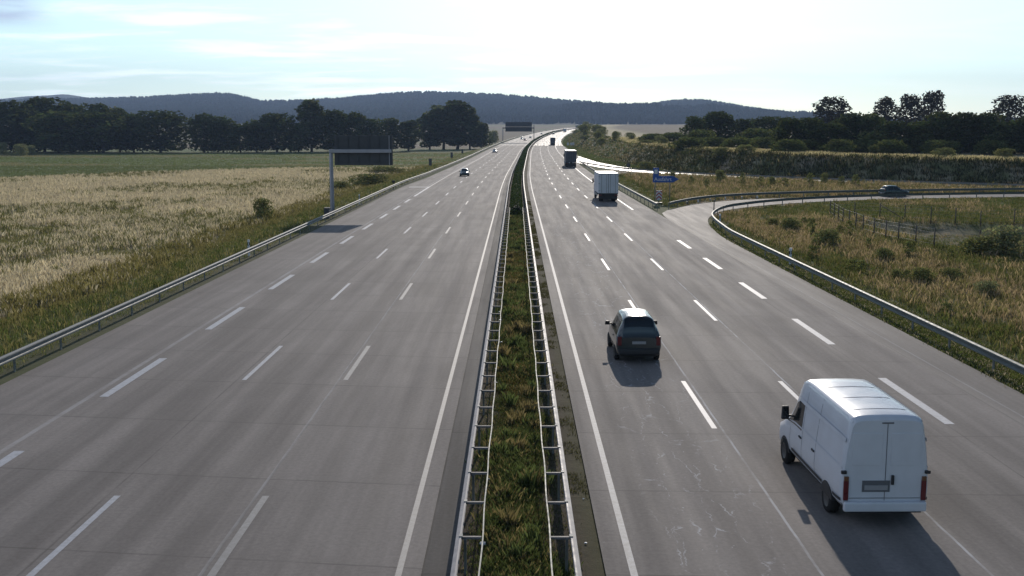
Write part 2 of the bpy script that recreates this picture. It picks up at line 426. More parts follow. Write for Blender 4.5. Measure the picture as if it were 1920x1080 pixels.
RAMP_IN = [(17.1, -40), (17.1, 30), (17.1, 62), (17.15, 84), (17.7, 94), (18.7, 102.5), (20.6, 110.5), (23, 116.6), (26, 121), (30, 125.6),
           (38, 131.8), (49, 137), (68, 141.3), (90, 144), (125, 146), (180, 146)]
RAMP_OUT = [(15.2, -40), (15.2, 30), (15.2, 62), (15.2, 84), (15.2, 94), (15.2, 104), (15.7, 113.2), (18.5, 121), (22.5, 128.8), (27.5, 134),
            (36, 139.2), (50.5, 144.2), (70, 148.6), (90, 151.2), (125, 153), (180, 153)]
ONRAMP = [(17.2, 400), (18.6, 350), (19.4, 310), (21.6, 272), (25.9, 241), (31, 223), (37, 210.5), (46, 197.5), (60, 181), (80, 163.5), (110, 143), (150, 120)]
_ri = np.array(RAMP_IN[3:]); _ro = np.array(RAMP_OUT[6:])
def ramp_side(u, Y):
    """rough signed distance outside the exit ramp's pavement (0 on it)"""
    yi = np.interp(u, _ri[:, 0], _ri[:, 1]); yo = np.interp(u, _ro[:, 0], _ro[:, 1])
    return np.where(Y < yi, yi-Y, np.where(Y > yo, Y-yo, 0))

def zone(u, Y):
    """what grows where: (dryness 0..1, soil colour)"""
    u = np.asarray(u, float); Y = np.asarray(Y, float)
    n = fbm(u*.05, Y*.035, 21, 4); n2 = fbm(u*.25, Y*.18, 33, 3)
    dry = np.zeros_like(u)
    # left: verge, dry field, pasture
    Yb = np.clip(219+(u+107)*1.25, 205, 275)+18*(fbm(u*.02, Y*.02, 44)-.5)
    edge = 25.5+5*(fbm(Y*.05, Y*0, 2)-.5)
    L = sstep(-1.2, 2.2, -u-edge)*(1-sstep(-6, 6, Y-Yb))
    dl = L*np.clip(1.2-.62*sstep(.50, .68, n)-.42*sstep(.53, .7, n2), .28, 1)
    # right: infield patches, dry belts and crest
    dr = np.clip(.3+3.0*(n-.5)+1.8*(n2-.5), 0, 1)
    dr = np.maximum(dr, .9*sstep(2.0, 4.5, u-18.6-.035*np.maximum(Y-20, 0))*(1-sstep(6.5, 10, u-18.6-.035*np.maximum(Y-20, 0)))*(Y < 100))
    gore = (ramp_side(u, Y) > 0)*(Y > np.interp(u, _ro[:, 0], _ro[:, 1]))*(u > 16)
    dr = np.where(gore > 0, np.clip(.55+.9*(n2-.4), 0, 1), dr)
    dr = np.where(u < 20.3, dr*.15, dr)
    bt = bank_t(u, Y)
    dr = np.where(bt > 1, .12+.5*sstep(.5, .7, n2), dr)
    dr = np.where((bt > 10.5), .95, dr); dr = np.where(bt > 20, .5, dr)
    dry = np.where(u < 0, dl, dr)
    return np.clip(dry, 0, 1), n, n2

def build_ground():
    u = np.concatenate([-30-np.cumsum(1.4*1.065**np.arange(84))[::-1], np.arange(-30, 112, 1.25), 112+np.cumsum(1.6*1.065**np.arange(84))])
    Y = np.concatenate([np.arange(-60, 260, 2.5), 260+np.cumsum(2.7*1.035**np.arange(128))])
    Y = Y[Y < 6800]; u = u[np.abs(u) < 5200]
    U, V = np.meshgrid(u, Y)
    X = U+cx(V); Z = terrain_z(U, V)
    dry, n, n2 = zone(U, V)
    gcol = np.array([.10, .115, .045]); dcol = np.array([.40, .33, .26])
    col = gcol*(1-dry[..., None])+dcol*dry[..., None]
    def blend(c, k): return col*(1-k[..., None])+np.array(c)*k[..., None]
    past = (U < -24)*sstep(-4, 4, V-(np.clip(219+(U+107)*1.25, 205, 275)))
    col = blend((.135, .165, .07), past)
    strip = past*sstep(.52, .62, fbm(U*.004, V*.09, 8))*.5
    col = blend((.17, .15, .085), strip)
    farf = sstep(520, 620, V); band = sstep(.45, .55, fbm(U*.0015+9, V*.006, 17, 2))
    col = blend((.17, .135, .095), farf*(U < -20)*(.45+.55*band))
    bt = bank_t(U, V)
    col = blend((.15, .122, .09), sstep(30, 45, bt)*sstep(330, 420, V))
    col = blend((.46, .38, .25), sstep(8, 12, bt)*(1-sstep(26, 40, bt))*(V > 140))
    soil = (np.abs(U) < 1.9)*1.0
    col = blend((.085, .064, .05), soil)
    col = blend((.085, .07, .05), ((U > -20.0) & (U < -17.5))*.75)
    bas = sstep(0, 2.5, np.minimum(np.minimum(U-32.5, 104.5-(U-32)*.32-V), V-79.5))*(bt < 0)
    col = blend((.13, .11, .07), bas*.7)
    N = U.shape
    idx = np.arange(U.size).reshape(N)
    f = np.stack([idx[:-1, :-1], idx[:-1, 1:], idx[1:, 1:], idx[1:, :-1]], -1).reshape(-1, 4)
    o = np_mesh('ground', np.stack([X, V, Z], -1).reshape(-1, 3), f, M['ground'], smooth=True, cols=col.reshape(-1, 3))
    props(o, kind='structure')

# ================================================================== hills
_px = [-900, -400, -100, 0, 100, 130, 190, 300, 430, 470, 500, 560, 640, 720, 800, 900, 1000, 1040, 1100, 1150, 1205, 1250, 1290, 1325, 1400, 1470, 1560, 1700, 1900, 2200, 2800]
_pv = [196, 190, 192, 190, 187, 187, 186, 182, 176, 183, 190, 189, 185, 177, 174, 178, 184, 188, 192, 196, 197, 191, 188, 190, 203, 212, 222, 228, 226, 222, 226]
def build_hills():
    prof = pchip(_px, _pv)
    D0, D1 = 2350.0, 4100.0
    pxs = np.arange(-1000, 2900, 7.0); a = (pxs-968)/FPX
    rows = np.concatenate([np.linspace(0, 1, 34), [1.06, 1.15, 1.3]])
    PX, T = np.meshgrid(pxs, rows); A = (PX-968)/FPX
    D = D0+(D1-D0)*T+160*(fbm(A*6, T*0+2.0, 4)-.5)*np.minimum(T, 1)
    ztop = CAM_H+(245-prof(PX))*D1/1985-13
    zb = 20.0
    prog = np.where(T <= 1, T**1.25, 1-(T-1)*1.5)
    foot = sstep(.48, .62, fbm(A*5+3, T*0+.7, 6))*26*np.exp(-((T-.35)/.16)**2)
    Z = zb+(ztop-zb)*prog+foot*np.minimum(1, T*3)+16*(fbm(A*22, T*4, 11)-.5)*np.sin(np.clip(T, 0, 1)*math.pi)
    Z[0] = zb-6
    X, Y = A*D, D
    N = X.shape; idx = np.arange(X.size).reshape(N)
    f = np.stack([idx[:-1, :-1], idx[:-1, 1:], idx[1:, 1:], idx[1:, :-1]], -1).reshape(-1, 4)
    props(np_mesh('hills', np.stack([X, Y, Z], -1).reshape(-1, 3), f, M['hill'], smooth=True), kind='structure')
    # a paler, farther range
    pxs2 = np.arange(-700, 500, 10.0); pr2 = pchip([-700, -300, 0, 60, 110, 128, 170, 220, 500], [188, 187, 187, 182, 179.5, 178, 183, 190, 200])
    T2 = np.array([0, .3, .6, .85, 1, 1.2]); PX, T = np.meshgrid(pxs2, T2); A = (PX-968)/FPX; D = 4700+1300*T
    Z = 20+(CAM_H+(245-pr2(PX))*6000/1985-20)*np.where(T <= 1, T, 1-(T-1)*2)
    N = PX.shape; idx = np.arange(PX.size).reshape(N)
    f = np.stack([idx[:-1, :-1], idx[:-1, 1:], idx[1:, 1:], idx[1:, :-1]], -1).reshape(-1, 4)
    props(np_mesh('hills', np.stack([A*D, D, Z], -1).reshape(-1, 3), f, M['hill'], smooth=True), kind='structure')
    # the forest that covers the near range: tree heads scattered over its face and crest
    rng = np.random.default_rng(5); n = 30000
    px = rng.uniform(-250, 2150, n); t = rng.uniform(.05, 1.03, n)**.85
    # extra trees along the crest give the jagged skyline
    px = np.concatenate([px, rng.uniform(-250, 2150, 1500)]); t = np.concatenate([t, rng.uniform(.965, 1.02, 1500)])
    ip = np.clip((px+1000)/7.0, 0, len(pxs)-1.01); it = np.interp(t, rows, np.arange(len(rows)))
    i0, j0 = it.astype(int), ip.astype(int); fi, fj = it-i0, ip-j0
    i0 = np.minimum(i0, len(rows)-2)
    A_ = (pxs[None, :]-968)/FPX+rows[:, None]*0
    Dg = D0+(D1-D0)*rows[:, None]+160*(fbm(A_*6, A_*0+2.0, 4)-.5)*np.minimum(rows[:, None], 1)
    def samp(a): return (a[i0, j0]*(1-fi)*(1-fj)+a[i0+1, j0]*fi*(1-fj)+a[i0, j0+1]*(1-fi)*fj+a[i0+1, j0+1]*fi*fj)
    PXg, Tg = np.meshgrid(pxs, rows); Ag = (PXg-968)/FPX
    ztop = CAM_H+(245-prof(PXg))*D1/1985-13
    prog = np.where(Tg <= 1, Tg**1.25, 1-(Tg-1)*1.5)
    foot = sstep(.48, .62, fbm(Ag*5+3, Tg*0+.7, 6))*26*np.exp(-((Tg-.35)/.16)**2)
    Zg = 20+(ztop-20)*prog+foot*np.minimum(1, Tg*3)+16*(fbm(Ag*22, Tg*4, 11)-.5)*np.sin(np.clip(Tg, 0, 1)*math.pi)
    d = samp(Dg); x = samp(Ag*Dg); z = samp(Zg)
    h = rng.uniform(11, 21, len(px)); w = h*rng.uniform(.26, .46, len(px))
    ang = np.arange(6)/6*2*math.pi
    prf = [(0.0, .55), (.35, 1.0), (.75, .62)]
    V = np.zeros((len(px), 19, 3), np.float32)
    for k, (zz, rr) in enumerate(prf):
        for q in range(6):
            j = rng.uniform(.75, 1.2, len(px)); th = ang[q]+k*.5
            V[:, k*6+q, 0] = x+np.cos(th)*w*rr*j; V[:, k*6+q, 1] = d+np.sin(th)*w*rr*j
            V[:, k*6+q, 2] = z+h*zz*rng.uniform(.92, 1.05, len(px))
    V[:, 18] = np.stack([x, d, z+h], -1)
    tri = []
    for k in range(2):
        for q in range(6):
            a0, a1, b0, b1 = k*6+q, k*6+(q+1) % 6, (k+1)*6+q, (k+1)*6+(q+1) % 6
            tri += [(a0, a1, b1), (a0, b1, b0)]
    for q in range(6): tri.append((12+q, 12+(q+1) % 6, 18))
    tri = np.array(tri)
    F = (np.arange(len(px))[:, None, None]*19+tri[None]).reshape(-1, 3)
    base = np.array([.032, .045, .026])*(1+.35*(rng.random((len(px), 1))-.5))
    base = base*(1+1.5*(fbm(x*.003, d*.003, 3)-.5))[:, None]
    base[:, 0] *= rng.uniform(.8, 1.3, len(px))
    col = np.repeat(base, 19, 0)
    props(np_mesh('forest', V.reshape(-1, 3), F, M['forest'], cols=col), 'dark blue-green forest covering the far range of hills', 'forest', kind='stuff')

# ================================================================== roads
def strip(lf, rf, ys, nu, zf, xf=cx):
    lf, rf = np.broadcast_to(lf, ys.shape), np.broadcast_to(rf, ys.shape)
    k = np.linspace(0, 1, nu)[None]
    U = lf[:, None]*(1-k)+rf[:, None]*k; V = ys[:, None]+0*U
    X = U+xf(V); Z = zf(V)
    idx = np.arange(U.size).reshape(U.shape)
    f = np.stack([idx[:-1, :-1], idx[:-1, 1:], idx[1:, 1:], idx[1:, :-1]], -1).reshape(-1, 4)
    return np.stack([X, V, Z], -1).reshape(-1, 3), f, np.stack([U, V], -1).reshape(-1, 2)
LEFT_EDGE = pchip([-60, 164, 205, 300, 2600], [-18.0, -18.0, -17.0, -16.8, -16.6])
RIGHT_EDGE = pchip([-60, 300, 362, 420, 560, 700, 2600], [15.2, 15.2, 18.6, 18.6, 16.8, 15.6, 15.4])
def two_strips(parent_name, pavement):
    pass
def build_roads():
    ysn = np.concatenate([np.arange(-50, 540, 4.0), [540.0]]); ysf = np.arange(540, 1700.1, 10.0)
    def road(name, l, r, mat, far):
        o = None
        for ys, m in ((ysn, mat), (ysf, far)):
            v, f, uv = strip(l(ys), r(ys), ys, 7, cz)
            oo = np_mesh(name if o is None else 'far_pavement', v, f, m, parent=o, smooth=True, uvs=uv)
            if o is None: o = props(oo, kind='structure')
        return o
    left = road('carriageway', LEFT_EDGE, lambda y: y*0-1.9, M['road_l'], M['asphalt_l'])
    right = road('carriageway', lambda y: y*0+1.8, RIGHT_EDGE, M['road_r'], M['asphalt'])
    ys = np.arange(-50, 900, 5.0)
    v, f, uv = strip(ys*0-1.9, ys*0-1.27, ys, 2, lambda y: cz(y)-.012)
    np_mesh('gutter', v, f, M['gutter'], parent=left, uvs=uv)
    # exit ramp and on-ramp
    def ramp(name, A, B, n, z):
        a = resample([(p[0], p[1], 0) for p in A], 2); b = resample([(p[0], p[1], 0) for p in B], 2)
        ta, tb = np.linspace(0, 1, n), np.linspace(0, 1, n)
        def at(p, t): return np.stack([np.interp(t, np.linspace(0, 1, len(p)), p[:, i]) for i in range(2)], 1)
        return at(a, ta), at(b, tb)
    # pair the two edges by control points so that the near part stays straight
    ta = []
    for i in range(len(RAMP_IN)-1):
        m = max(2, int(abs(RAMP_IN[i+1][1]-RAMP_IN[i][1])/3+abs(RAMP_IN[i+1][0]-RAMP_IN[i][0])/3))
        ta += list(i+np.arange(m)/m)
    ta = np.array(ta+[len(RAMP_IN)-1.0]); ks = np.arange(len(RAMP_IN))
    ri, ro = np.array(RAMP_IN), np.array(RAMP_OUT)
    I = np.stack([pchip(ks, ri[:, 0])(ta), pchip(ks, ri[:, 1])(ta)], 1); O = np.stack([pchip(ks, ro[:, 0])(ta), pchip(ks, ro[:, 1])(ta)], 1)
    k = np.linspace(0, 1, 8)[None, :, None]
    G_ = O[:, None]*(1-k)+I[:, None]*k
    idx = np.arange(G_.shape[0]*8).reshape(-1, 8)
    f = np.stack([idx[:-1, :-1], idx[:-1, 1:], idx[1:, 1:], idx[1:, :-1]], -1).reshape(-1, 4)
    vv = np.concatenate([G_, np.zeros_like(G_[..., :1])], -1).reshape(-1, 3)
    ex = np_mesh('exit_ramp', vv, f, M['ramp'], smooth=True, uvs=G_.reshape(-1, 2)); props(ex, kind='structure')
    c = resample([(p[0], p[1], 0) for p in ONRAMP], 4)
    vs, fs = sweep([(-3.2, -.02), (-1, -.02), (1, -.02), (3.2, -.02)], c, close=False)
    s = np.r_[0, np.cumsum(np.linalg.norm(np.diff(c[:, :2], axis=0), axis=1))]
    uv = np.stack([np.tile([-3.2, -1, 1, 3.2], len(c)), np.repeat(s, 4)], 1)
    vs = np.array(vs); vs[:, 2] += cz(vs[:, 1])
    on = np_mesh('access_road', vs, np.array(fs), M['access'], smooth=True, uvs=uv); props(on, kind='structure')

    # ---------------------------------------------------------- painted markings
    def paint(parent, items, mat, name='lane_marking', dz=.004):
        V, F = [], []
        for (u0, u1, y0, y1) in items:
            n = max(1, int((y1-y0)/6)); yy = np.linspace(y0, y1, n+1)
            b = len(V)
            for y in yy:
                z = float(cz(y))+dz; x = float(cx(y)); V += [(u0+x, y, z), (u1+x, y, z)]
            for i in range(n): F.append((b+2*i, b+2*i+1, b+2*i+3, b+2*i+2))
        return np_mesh(name, V, F, mat, parent=parent)
    it = []; worn = []
    for k in range(-3, 62):
        y0 = 37.7-1.2+18*k; it += [(-9.78, -9.62, y0, y0+6)]; worn += [(-6.17, -6.0, y0, y0+6)]
    for k in range(-3, 12):
        y0 = 34.1+12*k
        if y0 < 135: it.append((-13.92, -13.62, y0, y0+6))
    it += [(-16.9, -13.62, 165.2, 166.6), (-13.92, -13.62, 142, 165.2)]; worn += [(-13.85, -13.65, 166.6, 1500)]
    paint(left, it, M['paint']); paint(left, [(-2.42, -2.29, -40, 1500)], M['paint_worn'], 'edge_marking'); paint(left, worn, M['paint_worn'], 'worn_marking')
    paint(right, [(2.29, 2.44, -40, 1500)], M['paint_edge'], 'edge_marking'); it = []
    for k in range(-3, 62):
        y0 = 30.4+18*k; it += [(5.84, 6.0, y0, y0+6), (9.27, 9.43, y0, y0+6)]
    for k in range(-3, 5):
        y0 = 30.9+12*k; it.append((12.98, 13.28, y0, y0+6))
    it += [(13.0, 13.2, 118, 330), (13.0, 13.2, 470, 1500)]
    for k in range(11): it.append((13.0, 13.25, 335+12*k, 341+12*k))
    paint(right, it, M['paint'])
    # worn edge lines of the ramp and its nose
    def line(parent, pts, w, mat, name, z=.004):
        p = resample([(a, b, 0) for a, b in pts], 1.5)
        vs, fs = sweep([(-w/2, z), (w/2, z)], p, close=False)
        np_mesh(name, vs, np.array(fs), mat, parent=parent)
    inn = [(I[i, 0]*.93+O[i, 0]*.07, I[i, 1]*.93+O[i, 1]*.07) for i in range(14, len(I), 2)]
    line(ex, [(O[i, 0]*.9+I[i, 0]*.1, O[i, 1]*.9+I[i, 1]*.1) for i in range(len(I)//2, len(I), 2)], .14, M['paint_worn'], 'edge_marking')
    return left, right, ex, on

# ================================================================== guard rails
W_SEC = [(0, .44), (.075, .465), (.085, .50), (.075, .535), (.02, .575), (.02, .615), (.075, .655), (.085, .69), (.075, .725), (0, .75),
         (-.035, .752), (-.035, .735), (-.01, .725), (.05, .69), (0, .62), (0, .57), (.05, .50), (-.012, .455)]
def along(u, y0, y1, step):
    ys = np.arange(y0, y1+.01, step)
    uu = u(ys) if callable(u) else ys*0+u
    return np.stack([uu+cx(ys), ys, cz(ys)], 1)
_post_me = None
def post_mesh():
    global _post_me
    if _post_me is None:
        b = MB(); b.box((0, 0, .34), (.055, .11, .80)); o = b.build('post', M['steel_dull']); _post_me = o.data
        bpy.data.objects.remove(o)
    return _post_me
def add_posts(root, pts, off, name='post'):
    me = post_mesh()
    t = np.gradient(pts[:, :2], axis=0); t /= np.linalg.norm(t, axis=1)[:, None]; nr = np.stack([t[:, 1], -t[:, 0]], 1)
    L = root.location
    P_ = [(pts[i, 0]+nr[i, 0]*off, pts[i, 1]+nr[i, 1]*off, pts[i, 2]-.04, math.atan2(-t[i, 0], t[i, 1])) for i in range(len(pts))]
    P_.sort(key=lambda p: p[0]**2+p[1]**2)
    for (x, y, z, a) in P_[:100]:
        o = bpy.data.objects.new(name, me); C.objects.link(o); o.parent = root
        o.location = (x-L.x, y-L.y, z-L.z); o.rotation_euler = (0, 0, a)
    if len(P_) > 100:
        b = MB()
        for (x, y, z, a) in P_[100:]: b.box((x-L.x, y-L.y, z-L.z+.34), (.07, .12, .80), a)
        props(b.build('far_posts', M['steel_dull'], root), kind='stuff')
def guardrail(label, path, face, step=4.0, posts=True, name='guard_rail', mat=None):
    path = np.asarray(path, float)
    root = thing(name, label, 'guard rail', tuple(path[0]))
    loc = path-path[0]
    sec = W_SEC if face > 0 else [(-l, z) for (l, z) in W_SEC]
    vs, fs = sweep(sec, loc)
    n = len(sec); fs += [tuple(range(n)), tuple(range((len(loc)-1)*n, len(loc)*n))]
    b = MB(); b.add(vs, fs); b.build('rail', mat or M['steel'], root)
    if posts: add_posts(root, resample(path, step), -.07*face)
    return root

def build_rails():
    lb = pchip([-60, 164, 210, 300, 2600], [-18.5, -18.5, -17.6, -17.4, -17.3])
    guardrail('long grey guard rail between the dry grass field and the carriageway of oncoming cars', along(lb, 10, 1400, 4), 1)
    for side, lab in ((-1, 'galvanised ladder guard rail of the median on the side of the oncoming cars'),
                      (1, 'galvanised ladder guard rail of the median on the side of the white van')):
        p = along(side*1.13, 14, 1400, 2)
        r = guardrail(lab, p, side, posts=False, mat=M['steel_light'])
        L = r.location
        # rear strap and cross struts of the near part
        q = along(lambda y: side*(.68+.010*np.sin(y*1.55+side)+.006*np.sin(y*.57)), 14, 112, .5)-np.array(L)
        vs, fs = sweep([(-.008, .665), (.008, .665), (.014, .735), (-.014, .735)], q); b = MB(); b.add(vs, fs)
        b.build('rear_strap', M['steel_dull'], r)
        sb = MB(); sb.box((0, 0, .715), (.42, .07, .05)); so = sb.build('strut', M['steel_strut'], r, bevel=.008); me = so.data
        bb = MB(); bb.box((0, 0, 0), (.07, .12, .03)); bo = bb.build('bolt_plate', M['steel'], so); bo.location = (side*.20, 0, .755)
        first = True; k = 0; y = 18.1
        while y < 112:
            o = so if first else copy_tree(so, r)
            o.location = (side*.905-L.x, y-L.y+.0, .0); first = False; y += 2.0
        add_posts(r, along(side*1.02, 16.1, 1390, 4), 0)
    guardrail('grey guard rail curving from the wide shoulder round the inside of the exit ramp',
              resample([(p[0]+.45*(1 if i < 5 else .75), p[1]-(0 if i < 4 else .5 if i < 6 else .8), 0) for i, p in enumerate(RAMP_IN)][1:], 1.5), -1, 4.0, mat=M['steel_green'])
    # outer rail of the ramp and the rail beside the through lanes meet near the nose
    guardrail('dark guard rail round the outside of the exit ramp behind the direction sign',
              resample([(17.4, 119.6, 0), (19.6, 124.6, 0), (23, 130.5, 0), (27.6, 135.6, 0), (36, 140.6, 0), (50.5, 145.6, 0), (70, 150, 0), (90, 152.6, 0), (125, 154.5, 0)], 1.5), 1, 4.0, mat=M['steel_green'])
    guardrail('short guard rail along the shoulder beside the white box truck',
              np.concatenate([along(15.75, 118, 292, 2)]), -1, 4.0, mat=M['steel_green'])
    # access road rail on the near side
    c = resample([(p[0], p[1], 0) for p in ONRAMP][2:10], 3)
    t = np.gradient(c[:, :2], axis=0); t /= np.linalg.norm(t, axis=1)[:, None]
    c[:, 0] += t[:, 1]*3.9; c[:, 1] -= t[:, 0]*3.9
    guardrail('low guard rail on the near side of the access road below the embankment', c[10:], -1, 4.0)
# ================================================================== vegetation
ORD = ('first second third fourth fifth sixth seventh eighth ninth tenth eleventh twelfth thirteenth fourteenth fifteenth sixteenth '
       'seventeenth eighteenth nineteenth twentieth').split()
def ordinal(i):
    if i < 20: return ORD[i]
    tens = ['twenty', 'thirty', 'forty', 'fifty', 'sixty'][(i+1)//10-2]
    r = (i+1) % 10
    return (tens[:-1]+'ieth') if r == 0 else tens+'-'+ORD[r-1]

def in_view(X, Y, pad=.06):
    a = (X-8/1970*Y)/np.maximum(Y, 1)
    return (np.abs(a) < .4873+pad) & (Y > 10)

def blades(pos, h, w, col, k, rng, lean=.45, spread=.12, tipcol=None):
    """k curved blades per tuft: pos (N,3), h,w (N,), col (N,3)"""
    N = len(pos); n = N*k
    p = np.repeat(pos, k, 0)+np.c_[rng.normal(0, spread, (n, 2)), np.zeros(n)]
    hh = np.repeat(h, k)*rng.uniform(.55, 1.15, n); ww = np.repeat(w, k)*rng.uniform(.7, 1.3, n)
    a = rng.uniform(0, 2*math.pi, n); ln = rng.uniform(.1, 1, n)*lean*hh
    dx, dy = np.cos(a)*ln, np.sin(a)*ln
    b = rng.uniform(0, 2*math.pi, n); bx, by = np.cos(b)*ww/2, np.sin(b)*ww/2
    V = np.zeros((n, 4, 3), np.float32)
    V[:, 0] = p+np.c_[-bx, -by, np.full(n, -.05)]; V[:, 1] = p+np.c_[bx, by, np.full(n, -.05)]
    V[:, 2] = p+np.c_[bx*.8+dx*.45, by*.8+dy*.45, hh*.62]; V[:, 3] = p+np.c_[dx, dy, hh*(1-.25*rng.random(n))]
    F = np.arange(n)[:, None]*4+np.array([[0, 1, 2, 3]])
    c = np.repeat(col, k, 0)*rng.uniform(.75, 1.25, (n, 1)); cc = np.repeat(c[:, None], 4, 1)
    if tipcol is not None: cc[:, 2:] = np.repeat(tipcol, k, 0)[:, None]*rng.uniform(.8, 1.2, (n, 1, 1))
    return V.reshape(-1, 3), F, cc.reshape(-1, 3)

class Acc:
    def __init__(s): s.V = []; s.F = []; s.C = []; s.b = 0
    def add(s, v, f, c): s.V.append(v); s.F.append(f+s.b); s.C.append(c); s.b += len(v)
    def build(s, name, mat, label, cat, parent=None, kind='stuff'):
        o = np_mesh(name, np.concatenate(s.V), np.concatenate(s.F), mat, parent, cols=np.concatenate(s.C))
        return props(o, label, cat, kind=kind)

GREEN = np.array([.115, .140, .05]); DRYC = np.array([.64, .545, .46]); OLIVE = np.array([.20, .18, .085])
def scatter(umin, umax, ymin, ymax, n, rng, ref=60, pw=1.35):
    u = rng.uniform(umin, umax, n); Y = rng.uniform(ymin, ymax, n)
    X = u+cx(Y)
    k = in_view(X, Y, .05) & (rng.random(n) < np.minimum(1, (ref/np.maximum(Y, 1))**pw))
    return u[k], Y[k]
def build_grass():
    rng = np.random.default_rng(11)
    # ---- the dry field and the green verge on the left
    u, Y = scatter(-150, -18.95, 25, 292, 400000, rng)
    dry, n, n2 = zone(u, Y)
    z = terrain_z(u, Y); X = u+cx(Y)
    s = np.maximum(1, Y/55)
    past = Y > np.clip(219+(u+107)*1.25, 205, 275)
    near_verge = u > -24
    h = np.where(dry > .45, .62, .36)*rng.uniform(.7, 1.25, len(u)); h = np.where(u > -20.2, .16, h); h = np.where(past, .22, h)
    isdry = rng.random(len(u)) < dry
    col = np.where(isdry[:, None], DRYC, np.where((u < -26)[:, None], (GREEN+OLIVE)/2, GREEN*.95))
    midb = (dry > .12) & (dry < .55) & (rng.random(len(u)) < .45)
    col = np.where(midb[:, None], OLIVE, col)
    col = np.where(past[:, None], np.array([.16, .185, .095]), col)
    col = col*(.82+.36*n2)[:, None]
    a = Acc()
    vd = (u > -25.5) & (rng.random(len(u)) < .42); col = np.where(vd[:, None], np.array([.27, .235, .125]), col)
    edge = (u > -29) & (u < -23.5) & (rng.random(len(u)) < .5)
    h = np.where(edge, h*1.3, h); col = np.where(edge[:, None], np.array([.22, .19, .09]), col)
    a.add(*blades(np.c_[X, Y, z], h, .017*s, col, 8, rng, .42, .17))
    u, Y = scatter(-260, -19.5, 288, 470, 120000, rng, 150)
    col = np.array([.17, .20, .095])*rng.uniform(.75, 1.3, (len(u), 1)); col = np.where((fbm(u*.03, Y*.05, 77) > .56)[:, None], np.array([.27, .24, .15]), col)
    a.add(*blades(np.c_[u+cx(Y), Y, terrain_z(u, Y)], np.full(len(u), .25), np.full(len(u), .13), col, 4, rng, .6, .3))
    a.build('field_grass', M['grass'], 'tall dry grass and green verge beside the oncoming lanes', 'grass')
    # ---- infield, ramp verges and gore on the right
    u, Y = scatter(17.6, 112, 25, 212, 300000, rng)
    rs = ramp_side(u, Y); bt = bank_t(u, Y); main = u < 17.5
    X0 = u
    ron = np.array(ONRAMP[1:]); 
    # distance to the access road centre line
    c = resample([(p[0], p[1], 0) for p in ONRAMP], 4)
    dmin = np.full(len(u), 1e9)
    for i in range(len(c)): dmin = np.minimum(dmin, np.hypot(u+cx(Y)-c[i, 0], Y-c[i, 1]))
    ri = np.array(RAMP_IN[2:]); ro = np.array(RAMP_OUT[2:])
    fine = resample([(p[0], p[1], 0) for p in RAMP_IN], 1.0); infield_edge = np.interp(Y, fine[:, 1], fine[:, 0])
    inside = np.where(Y < 146, u > infield_edge+.25, True) & (Y < np.interp(u, _ri[:, 0], _ri[:, 1])-.3)
    outer = (Y > np.interp(u, _ro[:, 0], _ro[:, 1])+.35) & (u > 15.5)
    k = (inside | outer) & (bt < 1.5) & (dmin > 3.5)
    u, Y, rs = u[k], Y[k], rs[k]
    dry, n, n2 = zone(u, Y); z = terrain_z(u, Y); X = u+cx(Y); s = np.maximum(1, Y/55)
    bas = np.minimum(np.minimum(u-32.5, 104.5-(u-32)*.32-Y), Y-79.5)
    isdry = rng.random(len(u)) < dry*.85
    col = np.where(isdry[:, None], DRYC*np.array([.60, .53, .44]), GREEN*np.array([.95, .95, .9]))
    ol = rng.random(len(u)) < .42
    col = np.where(ol[:, None], OLIVE*1.0, col); col = col*(.8+.4*n2)[:, None]
    h = np.where(isdry, .5, .34)*rng.uniform(.6, 1.3, len(u)); h = np.where(u < 19.8, .17, h)
    h = np.where(rs < 2.2, .15, h); h = np.where((Y > np.interp(u, _ro[:, 0], _ro[:, 1])+3), h*1.5, h)
    keep = (bas < .5) | (rng.random(len(u)) < .6)
    h = np.where(bas > .5, h*.5, h)
    u, Y, X, z, h, s, col = u[keep], Y[keep], X[keep], z[keep], h[keep], s[keep], col[keep]
    a = Acc(); a.add(*blades(np.c_[X, Y, z], h, .018*s, col, 8, rng, .45, .17))
    # the belt of verge along the near shoulder
    u, Y = scatter(17.0, 19.4, 24, 100, 30000, rng)
    fe = np.interp(Y, fine[:, 1], fine[:, 0]); k = u > fe+.12; u, Y = u[k], Y[k]
    col = np.where((rng.random(len(u)) < .25)[:, None], DRYC*.6, GREEN)*rng.uniform(.7, 1.2, (len(u), 1))
    a.add(*blades(np.c_[u+cx(Y), Y, terrain_z(u, Y)], rng.uniform(.07, .2, len(u)), .022*np.maximum(1, Y/50), col, 6, rng, .7, .10))
    a.build('verge_grass', M['grass'], 'mixed green and tan grass inside the exit loop and on its verges', 'grass')
    # ---- embankment scrub: dark tall herbs on the shaded face, pale dry grass on its crest
    a = Acc()
    u, Y = scatter(17, 150, 150, 900, 420000, rng, 170, 1.5)
    bt = bank_t(u, Y); dm = np.full(len(u), 1e9)
    for i in range(len(c)): dm = np.minimum(dm, np.hypot(u+cx(Y)-c[i, 0], Y-c[i, 1]))
    k = (bt > -9) & (bt < 11.5) & (dm > 3.6) & (u > RIGHT_EDGE(Y)+.5) & ((bt > .3) | (Y > 205)); u, Y, bt = u[k], Y[k], bt[k]
    n2 = fbm(u*.2, Y*.15, 61, 3)
    X = u+cx(Y); z = terrain_z(u, Y); farw = sstep(240, 360, Y)
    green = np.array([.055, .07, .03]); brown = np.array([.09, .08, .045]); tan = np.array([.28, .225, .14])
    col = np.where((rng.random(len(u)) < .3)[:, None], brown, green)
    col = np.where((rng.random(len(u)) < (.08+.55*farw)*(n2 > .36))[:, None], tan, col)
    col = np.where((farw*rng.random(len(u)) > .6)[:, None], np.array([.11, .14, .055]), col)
    col = np.where((bt < .3)[:, None], np.array([.12, .145, .055]), col)
